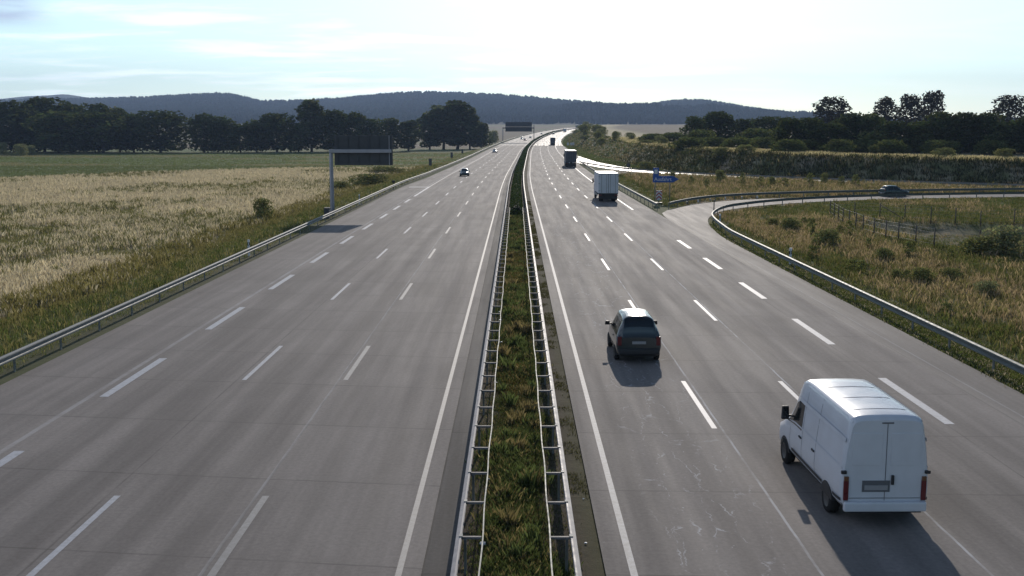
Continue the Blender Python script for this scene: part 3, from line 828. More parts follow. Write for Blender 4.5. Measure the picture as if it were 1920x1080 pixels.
    a.add(*blades(np.c_[X, Y, z], rng.uniform(.4, .85, len(u))*(.8+.7*n2)*np.where(bt < .3, .35, 1-.35*farw), .10*np.maximum(1, Y/190), col*((.75+.5*n2)*(.72+.28*farw))[:, None], 6, rng, .5, .4))
    u, Y = scatter(17, 160, 140, 420, 260000, rng, 170, 1.3)
    bt = bank_t(u, Y); k = (bt > 9.6) & (bt < 24); u, Y, bt = u[k], Y[k], bt[k]; n2 = fbm(u*.15, Y*.15, 71, 3)
    k = n2 > .3; u, Y, n2 = u[k], Y[k], n2[k]
    col = np.where((rng.random(len(u)) < .2)[:, None], GREEN, np.array([.62, .52, .36]))*(.8+.4*n2)[:, None]
    a.add(*blades(np.c_[u+cx(Y), Y, terrain_z(u, Y)], rng.uniform(.4, .75, len(u)), .07*np.maximum(1, Y/190), col, 6, rng, .5, .35))
    a.build('embankment_scrub', M['grass'], 'dark scrub covering the embankment face under a crest of pale dry grass', 'scrub')
    # ---- median weeds
    a = Acc()
    n = 42000; Y = 13+100*rng.random(n)**1.5; u = rng.uniform(-1.1, 1.12, n); 
    k = (np.abs(u) < .62) | (rng.random(n) < .4); u, Y = u[k], Y[k]
    n2 = fbm(u*1.1, Y*.45, 81, 3); n3 = fbm(u*.4+5, Y*.12, 82, 2)
    pr = rng.random(len(u))
    col = np.where((pr < .16)[:, None], np.array([.22, .18, .10]), np.array([.11, .14, .06]))
    col = np.where((pr > .93)[:, None], np.array([.45, .36, .2]), col); col = np.where(((n3 > .60) & (pr > .3) & (pr < .6))[:, None], np.array([.2, .15, .065]), col)
    h = (.09+.24*sstep(.3, .75, n2))*rng.uniform(.7, 1.2, len(u)); h = np.where(np.abs(u) > .66, h*.55, h)
    a.add(*blades(np.c_[u+cx(Y), Y, np.full(len(u), -.06)], h, .009*np.maximum(1, Y/26), col*(.55+.4*n2)[:, None], 8, rng, .55, .12))
    n = 9000; Y = 13+120*rng.random(n); u = rng.uniform(1.15, 1.8, n)
    k = fbm(u*2, Y*.7, 91) > .52; u, Y = u[k], Y[k]
    a.add(*blades(np.c_[u, Y, np.full(len(u), -.06)], np.full(len(u), .06), .02*np.maximum(1, Y/32), np.tile(np.array([.10, .095, .05]), (len(u), 1)), 4, rng, .9, .08))
    cu = rng.uniform(-.6, .6, 130); cyy = 14+85*rng.random(130)**1.4
    uu = np.repeat(cu, 9)+rng.normal(0, .09, 1170); yy = np.repeat(cyy, 9)+rng.normal(0, .16, 1170)
    cc = np.repeat(np.where((rng.random(130) < .4)[:, None], np.array([.26, .21, .12]), np.array([.13, .165, .07])), 9, 0)
    a.add(*blades(np.c_[uu, yy, np.full(1170, -.06)], np.repeat(rng.uniform(.3, .6, 130), 9), .010*np.maximum(1, yy/26), cc, 7, rng, .5, .05))
    a.build('median_weeds', M['grass'], 'low green and brown weeds growing between the two ladder rails', 'weeds')

def leaf_cards(pts, nrm, size, col, rng):
    """bent four-cornered leaf clumps at pts facing roughly along nrm"""
    n = len(pts); r = rng.normal(0, 1, (n, 3)); d = nrm*.9+r*.75; d /= np.linalg.norm(d, axis=1)[:, None]
    ref = rng.normal(0, 1, (n, 3)); a = np.cross(d, ref); a /= np.linalg.norm(a, axis=1)[:, None]+1e-9; b = np.cross(d, a)
    s = size[:, None]; asp = rng.uniform(.55, 1.0, (n, 1))
    V = np.stack([pts-a*s, pts-b*s*asp+d*s*.25, pts+a*s, pts+b*s*asp+d*s*.25], 1)
    F = np.arange(n)[:, None]*4+np.arange(4)[None]
    c = np.repeat(col[:, None], 4, 1)
    return V.reshape(-1, 3), F, c.reshape(-1, 3)

def make_crown(seed, H, W, base, nblob, nleaf, leaf, col, airy=0.0, top=1.0, flat=.8):
    """blobs of leaf clumps inside an egg-shaped envelope; returns verts, faces, colours and the blob centres"""
    rng = np.random.default_rng(seed); cs = []
    z0 = base*H
    for i in range(nblob):
        t = (i+.5)/nblob
        zz = z0+(H-z0)*(t**.85)*.93
        env = W/2*(math.sin(math.pi*min(1, (.12+.86*((zz-z0)/(H-z0)))**top))**.65)
        a = i*2.399+rng.uniform(-.5, .5); rr = env*math.sqrt(rng.uniform(.1, 1))*.78
        br = W*rng.uniform(.15, .25)*(.75 if airy else 1)
        cs.append((math.cos(a)*rr, math.sin(a)*rr, min(zz, H-br*.8), br, rng.uniform(.8, 1.25)))
    cs = np.array(cs); w = cs[:, 3]**2; k = rng.choice(len(cs), nleaf, p=w/w.sum())
    d = rng.normal(0, 1, (nleaf, 3)); d /= np.linalg.norm(d, axis=1)[:, None]
    rad = cs[k, 3]*(rng.uniform(.35 if airy else .55, 1.0, nleaf)**.6)*rng.choice([1, 1, 1, 1.18], nleaf)
    pts = cs[k, :3]+d*rad[:, None]*np.array([1, 1, flat])
    pts[:, 2] = np.where(pts[:, 2] < .06*H, rng.uniform(.02, .3, nleaf)*H, pts[:, 2])
    c = np.array(col)*(cs[k, 4]*rng.uniform(.7, 1.3, nleaf))[:, None]; c[:, 0] *= rng.uniform(.85, 1.25, nleaf)
    return leaf_cards(pts, d, leaf*rng.uniform(.6, 1.3, nleaf), c, rng), cs

def tree_proto(name, seed, H, W, base, nblob, nleaf, leaf, col, trunk_r, airy=0.0, top=1.0, label='-', cat='tree'):
    (v, f, c), cs = make_crown(seed, H, W, base, nblob, nleaf, leaf, col, airy, top)
    root = thing(name, label, cat)
    rng = np.random.default_rng(seed+100)
    b = MB(); zt = H*.72
    lean = rng.normal(0, .02, 2)*H
    pts = [(0, 0, -.4), (0, 0, .3), (lean[0]*.3, lean[1]*.3, zt*.35), (lean[0]*.8, lean[1]*.8, zt*.7), (lean[0], lean[1], zt)]
    b.tube(pts, [trunk_r*1.35, trunk_r, trunk_r*.8, trunk_r*.55, trunk_r*.2], 8)
    for i in rng.choice(len(cs), min(len(cs), 9), replace=False):
        z0 = min(cs[i, 2]*.62, zt*.9); q = z0/zt
        p0 = Vector((lean[0]*q, lean[1]*q, z0)); p1 = Vector(cs[i, :3]); m = (p0+p1)/2+Vector((0, 0, .08*H*rng.uniform(-.3, .6)))
        b.tube([p0, m, p1], [trunk_r*.42, trunk_r*.28, trunk_r*.1], 6)
    b.build('trunk', M['bark'], root)
    np_mesh('crown', v, f, M['leaf'], root, cols=c)
    return root

PROTO = {}
def build_protos():
    dk = (.064, .084, .040); md = (.085, .11, .046); lt = (.12, .145, .055); gr = (.095, .115, .062)
    P_ = PROTO
    P_['broad'] = [tree_proto('broadleaf_tree', 3+i, 20, 17+i, .06, 26, 3600, .62, dk, .42) for i in range(3)]
    P_['round'] = [tree_proto('broadleaf_tree', 13+i, 20, 14, .05, 20, 3000, .58, md, .36, top=.85) for i in range(2)]
    P_['tall'] = [tree_proto('poplar_tree', 23+i, 20, 9.5, .10, 22, 2800, .5, gr, .34, top=.9) for i in range(3)]
    P_['airy'] = [tree_proto('poplar_tree', 33+i, 20, 12.5, .30, 40, 2300, .40, (.045, .042, .032), .36, airy=1, top=.9) for i in range(3)]
    P_['low'] = [tree_proto('small_tree', 43+i, 20, 30, .02, 18, 2600, .95, lt, .5, top=.8) for i in range(2)]
    P_['bush'] = [tree_proto('bush', 53+i, 2, 2.4, .0, 26, 2000, .085, (.21, .225, .10), .03, label='-', cat='bush') for i in range(3)]
    P_['palebush'] = [tree_proto('bush', 63, 2, 2.8, .0, 28, 2000, .08, (.22, .24, .14), .03, cat='bush')]
    P_['thin'] = [tree_proto('bush', 73+i, 2, 1.3, .0, 16, 900, .06, (.20, .22, .09), .02, airy=1, cat='bush') for i in range(2)]
_used = set()
def plant(kind, i, x, y, z, h, w, label, cat, group=None, rz=None):
    pr = PROTO[kind][i % len(PROTO[kind])]
    if pr.name in _used: o = copy_tree(pr)
    else: o = pr; _used.add(pr.name)
    bb = {'broad': 17, 'round': 14, 'tall': 9.5, 'airy': 12.5, 'low': 30, 'bush': 2.4, 'palebush': 2.8, 'thin': 1.3}[kind]
    bh = 2 if kind in ('bush', 'palebush', 'thin') else 20
    o.location = (x, y, z); o.scale = (w/bb, w/bb, h/bh)
    o.rotation_euler = (0, 0, rz if rz is not None else random.uniform(0, 6.28))
    props(o, label, cat, group); return o
def drop_unused():
    for k in PROTO.values():
        for o in k:
            if o.name not in _used:
                for c in list(o.children): bpy.data.objects.remove(c)
                bpy.data.objects.remove(o)

def terrain_at(x, y):
    u = x-float(cx(y)); return float(terrain_z(np.array([u]), np.array([y]))[0])

LEFT_TREES = [  # photo x, depth, top y, crown width px, kind
    (-40, 470, 190, 90, 'broad'), (28, 470, 194, 92, 'broad'), (85, 490, 184, 100, 'broad'), (112, 455, 206, 100, 'round'), (140, 495, 189, 84, 'broad'),
    (186, 485, 196, 74, 'broad'), (195, 460, 205, 92, 'round'), (226, 480, 203, 52, 'tall'), (252, 475, 212, 62, 'round'), (302, 470, 200, 100, 'broad'),
    (384, 468, 212, 60, 'broad'), (420, 474, 218, 52, 'round'), (452, 472, 227, 50, 'round'), (482, 476, 221, 52, 'round'),
    (520, 478, 206, 82, 'broad'), (585, 485, 197, 62, 'tall'), (560, 476, 232, 48, 'round'), (626, 482, 205, 66, 'broad'), (664, 488, 209, 62, 'round'), (700, 492, 217, 52, 'round'),
    (735, 496, 223, 36, 'tall'), (766, 500, 225, 46, 'tall'), (806, 540, 208, 48, 'tall'), (832, 545, 196, 66, 'tall'), (858, 550, 194, 76, 'tall'),
    (881, 555, 214, 46, 'tall'), (903, 560, 227, 34, 'round')]
RIGHT_TREES = [
    (1300, 330, 219, 42, 'round'), (1345, 335, 210, 66, 'broad'), (1395, 330, 217, 54, 'round'), (1440, 325, 216, 60, 'broad'), (1478, 320, 212, 62, 'round'),
    (1224, 352, 250, 52, 'low'), (1262, 348, 246, 50, 'low'), (1310, 300, 243, 60, 'low'), (1420, 290, 240, 80, 'low'),
    (1516, 318, 214, 62, 'broad'), (1556, 345, 181, 66, 'airy'), (1552, 310, 229, 70, 'broad'), (1592, 318, 213, 66, 'broad'), (1628, 315, 209, 58, 'round'),
    (1657, 340, 183, 46, 'airy'), (1702, 336, 180, 46, 'airy'), (1742, 338, 178, 48, 'airy'), (1676, 305, 226, 66, 'broad'), (1722, 300, 226, 62, 'round'),
    (1648, 262, 247, 88, 'low'), (1762, 300, 212, 62, 'broad'), (1802, 296, 207, 74, 'broad'), (1846, 294, 206, 66, 'broad'), (1888, 330, 177, 62, 'airy'),
    (1884, 288, 223, 66, 'round'), (1926, 286, 212, 70, 'broad'), (1816, 258, 249, 62, 'low'), (1880, 255, 262, 54, 'low'), (1700, 270, 255, 62, 'low'), (1975, 280, 205, 80, 'broad')]
RIGHT_TREES += [(1290+47*i, 262-i*1.6+12*(i % 2), 262+(i*37 % 11)-3, 62, 'low') for i in range(14)]
KW = {'broad': 'dark broad-crowned tree', 'round': 'dark round-headed tree', 'tall': 'slender upright tree', 'airy': 'tall airy poplar', 'low': 'low wide leafy tree'}
def build_trees():
    for rows, where, grp in ((LEFT_TREES, 'beyond the dry field', 'trees beyond the dry grass field'),
                             (RIGHT_TREES, 'above the dark embankment', 'trees above the embankment')):
        rows = sorted(rows, key=lambda r: abs(r[0]-968)); cnt = {}; tot = {}
        for r in rows: tot[r[4]] = tot.get(r[4], 0)+1
        for i, (px, d, ty, w, kind) in enumerate(rows):
            d = d*((.86 if kind == 'low' else .74) if rows is not LEFT_TREES and px > 1460 and kind != 'airy' and where.startswith('above') else 1)
            p = P(px, 300, depth=d); x, y = p.x, p.y; z = terrain_at(x, y)
            top = P(px, ty, depth=d).z; h = max(3, (top-z)*random.uniform(.93, 1.08))
            n = cnt.get(kind, 0); cnt[kind] = n+1
            plant(kind, i, x, y, z, h*(1.06 if kind in ('airy', 'tall') else .97), w*d/FPX*(1.3 if kind == 'airy' else 1.12), f'{KW[kind]}, {ordinal(n)} of its shape from the motorway, {where}', 'tree', grp)
    # bushes; photo pixel of the foot, height m, width m, kind, label
    B = [(494, 407, 2.5, 2.2, 'bush', 'lone dark green bush standing in the dry grass field'),
         (703, 279, 5.5, 12, 'palebush', 'yellow-green bush showing above the rear of the cantilever sign'),
         (925, 268, 9.5, 9, 'bush', 'round dark bush beside the far gantry'),
         (5, 288, 5.0, 5.5, 'palebush', 'pale bush at the wood edge, outermost of three from the motorway'),
         (40, 290, 4.6, 6, 'palebush', 'wider pale bush at the foot of the wood edge'),
         (59, 289, 4.0, 4, 'palebush', 'small pale bush at the foot of the wood edge'),
         (692, 345, 2.2, 7, 'bush', 'low spreading bush behind the guard rail past the sign mast'),
         (640, 352, 1.5, 4, 'bush', 'small green bush in the grass behind the sign mast'),
         (722, 322, 1.6, 9, 'bush', 'wide low dark bush under the cantilever sign board')]
    Rr = [(1885, 484, 2.2, 3.6, 'palebush', 'large pale green bush beside the wire fence, biggest in the infield'),
          (1838, 482, 1.3, 3.2, 'bush', 'dark low bush beside the large pale bush and the fence'),
          (1482, 436, 1.3, 2.0, 'bush', 'dark bush behind the inner guard rail where the ramp bends'),
          (1550, 464, 1.4, 2.2, 'bush', 'broad bush standing just outside the fence corner'),
          (1522, 446, 1.7, 1.2, 'thin', 'thin upright bush between the broad bush and the ramp bend'),
          (1592, 446, 1.5, .9, 'thin', 'slim bush touching the fence line'),
          (1728, 534, 1.0, 1.5, 'bush', 'leafy bush in the middle of the loop infield'),
          (1655, 497, 1.0, 1.6, 'bush', 'bright green bush cluster in front of the fence'),
          (1680, 530, .8, .7, 'bush', 'tiny dark bush alone in the tan grass'),
          (1784, 530, .8, 1.3, 'bush', 'broad dark bush low in the infield near the shoulder rail'),
          (1703, 490, 1.3, 1.3, 'thin', 'light bush just in front of the fence posts'),
          (1850, 560, .9, 1.5, 'palebush', 'loose green bush in the tan grass below the big pale bush'),
          (1448, 428, .9, 1.2, 'bush', 'small bush beside the inner rail post'),
          (1615, 520, 1.0, 1.0, 'thin', 'light green bush behind the long shoulder rail')]
    for rows in (B, Rr):
        for i, (px, py, h, w, kind, lab) in enumerate(rows):
            p = P(px, py, -.5 if rows is B else -.2)
            x, y = p.x, p.y; plant(kind, i, x, y, terrain_at(x, y)-.03, h, w, lab, 'bush')
    rw = random.Random(9); sp = []
    while len(sp) < 16:
        u = rw.uniform(20.5, 46); y = rw.uniform(46, 100)
        if u*1970/y < 930 and not (u > 30 and y > 77) and all(math.hypot(u-a, y-b) > 3 for a, b in sp): sp.append((u, y))
    for i, (x, y) in enumerate(sorted(sp, key=lambda q: q[0]-.03*q[1])):
        plant('thin', i, x, y, terrain_at(x, y)-.03, rw.uniform(.5, 1.0), rw.uniform(.6, 1.3), f'weedy green bush in the loop infield, {ordinal(i)} out from the shoulder rail', 'bush', 'weedy bushes in the infield')
    # scrubby bushes of the gore field and along the far bank
    rng = random.Random(4)
    G1 = [(1296, 348), (1350, 342), (1392, 346), (1425, 352), (1448, 349), (1470, 352), (1518, 350), (1545, 346), (1578, 349), (1604, 351), (1260, 338), (1324, 352)]
    for i, (px, py) in enumerate(sorted(G1)):
        p = P(px, py, 0)
        plant('thin' if i % 3 else 'bush', i, p.x, p.y, terrain_at(p.x, p.y)-.03, rng.uniform(1.4, 2.4), rng.uniform(1.1, 2.0),
              f'scrubby bush in the tan field behind the blue sign, {ordinal(i)} from the motorway', 'bush', 'bushes in the tan field')
    rows = []
    for i in range(34):
        Y = 300*(1050/300)**((i+.5)/34); t = rng.uniform(5, 20)
        u = float(_ub(Y))+t; rows.append((float(u+cx(Y)), Y, rng.uniform(1.0, 2.6)*(1+Y/900), rng.uniform(1.8, 4.6)*(1+Y/700)))
    for i, (x, y, h, w) in enumerate(rows):
        plant('bush' if i % 3 else 'palebush', i, x, y, terrain_at(x, y)-.1, h, w,
              f'bush on the bank beside the far carriageway, {ordinal(i)} counting up the road', 'bush', 'bushes on the far bank')
    for i, (px, d) in enumerate(((1212, 240), (1352, 226), (1398, 222), (1770, 192), (1884, 188))):
        p = P(px, 290, depth=d); plant('bush', i, p.x, p.y, terrain_at(p.x, p.y)-.1, 1.9, 4.2, f'dark bush on the embankment crest, {ordinal(i)} from the motorway', 'bush', 'bushes on the embankment crest')
    # hedge of the median beyond the ladder rails
    a = Acc(); rg = np.random.default_rng(3)
    n = 26000; Y = 108*(1100/108)**rg.random(n); th = rg.uniform(0, math.pi, n)
    hh = (1.05+.45*fbm(Y*.12, Y*0, 5))*sstep(106, 112, Y); r = rg.uniform(.7, 1.05, n)
    u = np.cos(th)*.72*r; zz = np.sin(th)**.7*hh*r
    nr = np.stack([np.cos(th), rg.normal(0, .4, n), np.sin(th)], 1)
    col = np.array([.042, .062, .024])*rg.uniform(.65, 1.4, (n, 1))
    a.add(*leaf_cards(np.c_[u+cx(Y), Y, cz(Y)+zz-.06], nr, .085*np.maximum(1, Y/150)*rg.uniform(.7, 1.3, n), col, rg))
    o = a.build('hedge', M['leaf'], 'long clipped dark green hedge between the far median rails', 'hedge', kind=None)
    core = MB(); ys = np.arange(110, 1100, 10.0)
    vs, fs = sweep([(-.5, -.1), (-.5, .55), (-.25, .85), (.25, .85), (.5, .55), (.5, -.1)], np.stack([cx(ys), ys, cz(ys)], 1)); core.add(vs, fs)
    core.build('twigs', M['bark'], o)
# ================================================================== vehicles
class Shell:
    """body skin lofted through cross sections.  station: y, z0 sill, zb belt, z1 roof, wb sill half width, wm half width, wt roof half width, r corner radius, crown"""
    def __init__(s, st):
        st = np.array(st, float); s.y = st[:, 0]; s.f = [pchip(s.y, st[:, i]) for i in range(1, 9)]
    def par(s, y): return [float(f(y)) for f in s.f]
    def half(s, y):
        z0, zb, z1, wb, wm, wt, r, cr = s.par(y)
        g = zb+(z1-r-zb)*.5
        return [(0, z1+cr), (wt*.5, z1+cr*.75), (wt-r, z1), (wt-r*.3, z1-r*.3), (wt, z1-r), (wt+(wm-wt)*.55, g), (wm*.985, zb),
                (wm, z0+(zb-z0)*.5), (wb, z0+.1*(zb-z0)+.02), (wb*.93, z0), (0, z0)]
    def surf(s, y, t):
        h = s.half(y); a = min(abs(t), 9.999); i = int(a); q = a-i
        x = h[i][0]*(1-q)+h[i+1][0]*q; z = h[i][1]*(1-q)+h[i+1][1]*q
        return Vector((x if t >= 0 else -x, y, z))
    def normal(s, y, t, e=.02):
        a = s.surf(y, t-e)-s.surf(y, t+e); b = s.surf(y+.02, t)-s.surf(y-.02, t)
        n = a.cross(b)
        if n.length < 1e-9: return Vector((0, -1, 0))
        n.normalize(); c = s.surf(y, t)
        mid = Vector((0, y, (s.par(y)[0]+s.par(y)[2])/2))
        return n if n.dot(c-mid) > 0 else -n
    def build(s, name, mat, parent, ys=None):
        ys = np.unique(np.concatenate([s.y, np.linspace(s.y[0], s.y[-1], 46)])) if ys is None else ys
        ts = [-10, -9, -8, -7, -6.5, -6, -5.5, -5, -4.5, -4, -3.5, -3, -2.5, -2, -1.5, -1, -.5, 0, .5, 1, 1.5, 2, 2.5, 3, 3.5, 4, 4.5, 5, 5.5, 6, 6.5, 7, 8, 9]
        b = MB(); n = len(ts); vs = [s.surf(y, t) for y in ys for t in ts]; fs = []
        for i in range(len(ys)-1):
            for k in range(n): fs.append((i*n+k, i*n+(k+1) % n, (i+1)*n+(k+1) % n, (i+1)*n+k))
        b.add(vs, fs, True)
        # end caps are separate rings so that the edge stays crisp
        b.add([s.surf(ys[0], t) for t in ts], [tuple(range(n))]); b.add([s.surf(ys[-1], t) for t in ts], [tuple(range(n))])
        return b.build(name, mat, parent)
    def patch(s, q, eps=.006, nu=8, nv=8):
        """panel lying on the skin; q = four (y,t) corners in order"""
        vs = []; fs = []
        for i in range(nu+1):
            for j in range(nv+1):
                a, b = i/nu, j/nv
                y = (q[0][0]*(1-a)+q[1][0]*a)*(1-b)+(q[3][0]*(1-a)+q[2][0]*a)*b
                t = (q[0][1]*(1-a)+q[1][1]*a)*(1-b)+(q[3][1]*(1-a)+q[2][1]*a)*b
                vs.append(s.surf(y, t)+s.normal(y, t)*eps)
        for i in range(nu):
            for j in range(nv): k = i*(nv+1)+j; fs.append((k, k+1, k+nv+2, k+nv+1))
        return vs, fs
    def panel(s, name, q, mat, parent, eps=.006, both=False):
        b = MB(); 
        for sg in ((1, -1) if both else (1,)):
            v, f = s.patch([(y, t*sg) for (y, t) in q], eps); b.add(v, f, True)
        return b.build(name, mat, parent)

def wheel(parent, x, y, r, w, n=24):
    s = 1 if x > 0 else -1
    b = MB(); o = w/2
    b.lathe_x((0, 0, 0), [(-o, r*.62), (-o, r*.9), (-o*.7, r), (o*.7, r), (o, r*.9), (o, r*.62), (-o, r*.62)], n)
    t = b.build('wheel', M['rubber'], parent); t.location = (x, y, r)
    m = MB(); m.lathe_x((0, 0, 0), [(s*o*.55, .01), (s*o*.62, r*.18), (s*o*.5, r*.3), (s*o*.92, r*.58), (s*o*.98, r*.66)], n)
    m.build('rim', M['rim'], t)
    return t
def arch(sh, parent, y, r, side):
    """dark slab on the flank in place of the shaded wheel opening"""
    b = MB(); n = 14; vs = []; fs = []
    x = sh.surf(y, 7.2*side).x+.004*side
    z0 = sh.par(y)[0]
    pts = [(r*math.cos(a), r*math.sin(a)) for a in np.linspace(0, math.pi, n)]
    vs = [(x, y+p, max(z0-.02, r*.86+q-.06)) for p, q in pts]+[(x, y+r, z0-.02), (x, y-r, z0-.02)]
    inn = [(v[0]-.10*side, v[1], v[2]) for v in vs]; k = len(vs)
    fs = [tuple(range(k)), tuple(range(k, 2*k))]+[(i, (i+1) % k, k+(i+1) % k, k+i) for i in range(k)]
    b.add(vs+inn, fs); b.build('wheel_well_shade', M['plastic'], parent)  # solid dark slab stands in for the shade inside the wheel well
def small(name, c, d, mat, parent, bevel=.012, rz=0, tx=1, ty=1):
    b = MB(); b.box(c, d, rz, tx, ty); return b.build(name, mat, parent, bevel=bevel)
def mirror(parent, x, y, z, h=.24, mat='plastic'):
    s = 1 if x > 0 else -1
    b = MB(); b.box((x+s*.13, y, z), (.20, .12, h), 0, .85, .8)
    o = b.build('wing_mirror', M[mat], parent, bevel=.03)
    a = MB(); a.box((x+s*.02, y+.02, z-h*.25), (.12, .06, .05)); a.build('mirror_arm', M['plastic'], o)
    g = MB(); g.box((x+s*.13, y-.058, z), (.15, .012, h*.78)); g.build('mirror_glass', M['glass'], o)
    return o

def make_van():
    t = thing('van', 'white high-roof panel van with closed rear doors driving in the second lane', 'van', (8.22, 22.55, 0), R(-1.2)*0+R(1.0))
    Lr = 2.53
    st = [(0.0, .50, 1.25, Lr-.09, .92, .94, .78, .17, .02), (.04, .47, 1.25, Lr-.03, .95, .975, .81, .18, .03), (.12, .46, 1.25, Lr, .96, .988, .825, .18, .035), (.5, .44, 1.25, Lr+.015, .965, .995, .83, .18, .04),
          (3.0, .42, 1.25, Lr+.03, .965, .995, .83, .18, .04), (3.55, .42, 1.25, Lr, .965, .99, .82, .13, .03), (3.8, .42, 1.24, Lr-.10, .96, .985, .80, .14, .03),
          (4.25, .42, 1.22, 1.98, .955, .975, .75, .12, .03), (4.75, .42, 1.15, 1.36, .95, .965, .70, .10, .03), (4.95, .40, 1.06, 1.18, .94, .955, .72, .10, .03),
          (5.3, .38, .92, 1.02, .92, .93, .72, .10, .02), (5.5, .36, .74, .84, .86, .86, .68, .08, .01), (5.58, .36, .62, .70, .76, .76, .6, .06, 0)]
    sh = Shell(st); body = sh.build('body', M['white_paint'], t)
    # roof ribs, drip rail, flank mouldings and door seams
    for y in (.75, 1.75, 2.75):
        sh.panel('roof_rib', [(y-.22, -1.8), (y+.22, -1.8), (y+.22, 1.8), (y-.22, 1.8)], M['white_paint'], body, .009)
    for sg in (-1, 1):
        sh.panel('drip_rail', [(.04, 3.05*sg), (3.7, 3.05*sg), (3.7, 3.35*sg), (.04, 3.35*sg)], M['white_paint'], body, .016)
        sh.panel('upper_moulding', [(.06, 4.55*sg), (3.5, 4.55*sg), (3.5, 4.72*sg), (.06, 4.72*sg)], M['white_paint'], body, .032)
        sh.panel('belt_crease', [(.06, 5.75*sg), (4.3, 5.75*sg), (4.3, 5.82*sg), (.06, 5.82*sg)], M['white_paint'], body, .012)
        sh.panel('side_moulding', [(1.35, 7.62*sg), (3.95, 7.62*sg), (3.95, 7.86*sg), (1.35, 7.86*sg)], M['plastic'], body, .018)
        sh.panel('side_moulding', [(.04, 7.62*sg), (.55, 7.62*sg), (.55, 7.86*sg), (.04, 7.86*sg)], M['plastic'], body, .018)
        sh.panel('sill', [(.04, 8.2*sg), (4.9, 8.2*sg), (4.9, 9.0*sg), (.04, 9.0*sg)], M['plastic'], body, .008)
        for y in (1.95, 3.05, 4.15):
            sh.panel('door_seam', [(y-.008, 3.6*sg), (y+.008, 3.6*sg), (y+.008, 8.1*sg), (y-.008, 8.1*sg)], M['seam'], body, .004)
        # cab door window
        sh.panel('side_window', [(3.15, 4.75*sg), (3.92, 4.75*sg), (4.5, 5.9*sg), (3.15, 5.9*sg)], M['glass'], t, .007)
        small('door_handle', (.995*sg, 3.2, 1.13), (.03, .2, .05), M['plastic'], t)
        small('door_handle', (1.0*sg, 2.1, 1.13), (.03, .2, .05), M['plastic'], t)
        for (y, r) in ((.98, .43), (4.62, .43)):
            arch(sh, t, y, r, sg); wheel(t, .87*sg, y, .345, .24)
        mirror(t, .97*sg, 4.22, 1.50, .36)
    sh.panel('windscreen', [(4.02, -2.6), (4.72, -2.9), (4.72, 2.9), (4.02, 2.6)], M['glass'], t, .006)
    # rear face
    small('rear_bumper', (0, -.045, .50), (1.84, .15, .22), M['white_paint'], t, .04)
    small('bumper_skirt', (0, -.02, .385), (1.66, .10, .07), M['plastic'], t, .02)
    small('rear_door_seam', (0, -.004, 1.50), (.012, .010, 1.76), M['seam'], t, .0)
    small('rear_door_seam', (0, -.004, .675), (1.60, .012, .012), M['seam'], t, .0)
    rec = small('plate_recess', (-.20, -.006, .95), (.62, .018, .26), M['seam'], t, .004)
    small('number_plate', (-.20, -.02, .92), (.52, .014, .11), M['plate'], rec, .002)
    small('rear_door_handle', (.16, -.03, 1.10), (.06, .05, .22), M['plastic'], t, .012)
    for sg in (-1, 1):
        b = MB(); b.mi = 0; b.box((.87*sg, -.012, .86), (.11, .05, .46)); o = b.build('tail_light', M['tail'], t, bevel=.015)
        small('indicator', (.87*sg, -.016, 1.13), (.10, .05, .10), M['amber'], o, .012); small('reversing_lamp', (.87*sg, -.016, .59), (.10, .05, .08), M['plate'], o, .012)
        for z in (1.28,): small('door_hinge', (.935*sg, -.02, z), (.12, .07, .075), M['plastic'] if z == 1.28 else M['white_paint'], t, .015)
        # pressed panels of the rear doors
        small('door_pressing', (.43*sg, -.003, 1.80), (.66, .016, .74), M['white_paint'], t, .006)
    small('stop_lamp', (0, -.004, 2.40), (.26, .02, .03), M['seam'], t, .004)
    for sg in (-1, 1): small('headlight', (.66*sg, 5.40, .80), (.26, .22, .18), M['lamp'], t, .04)
    small('underbody', (0, 2.5, .36), (1.5, 4.6, .14), M['plastic'], t, .03)
    return t

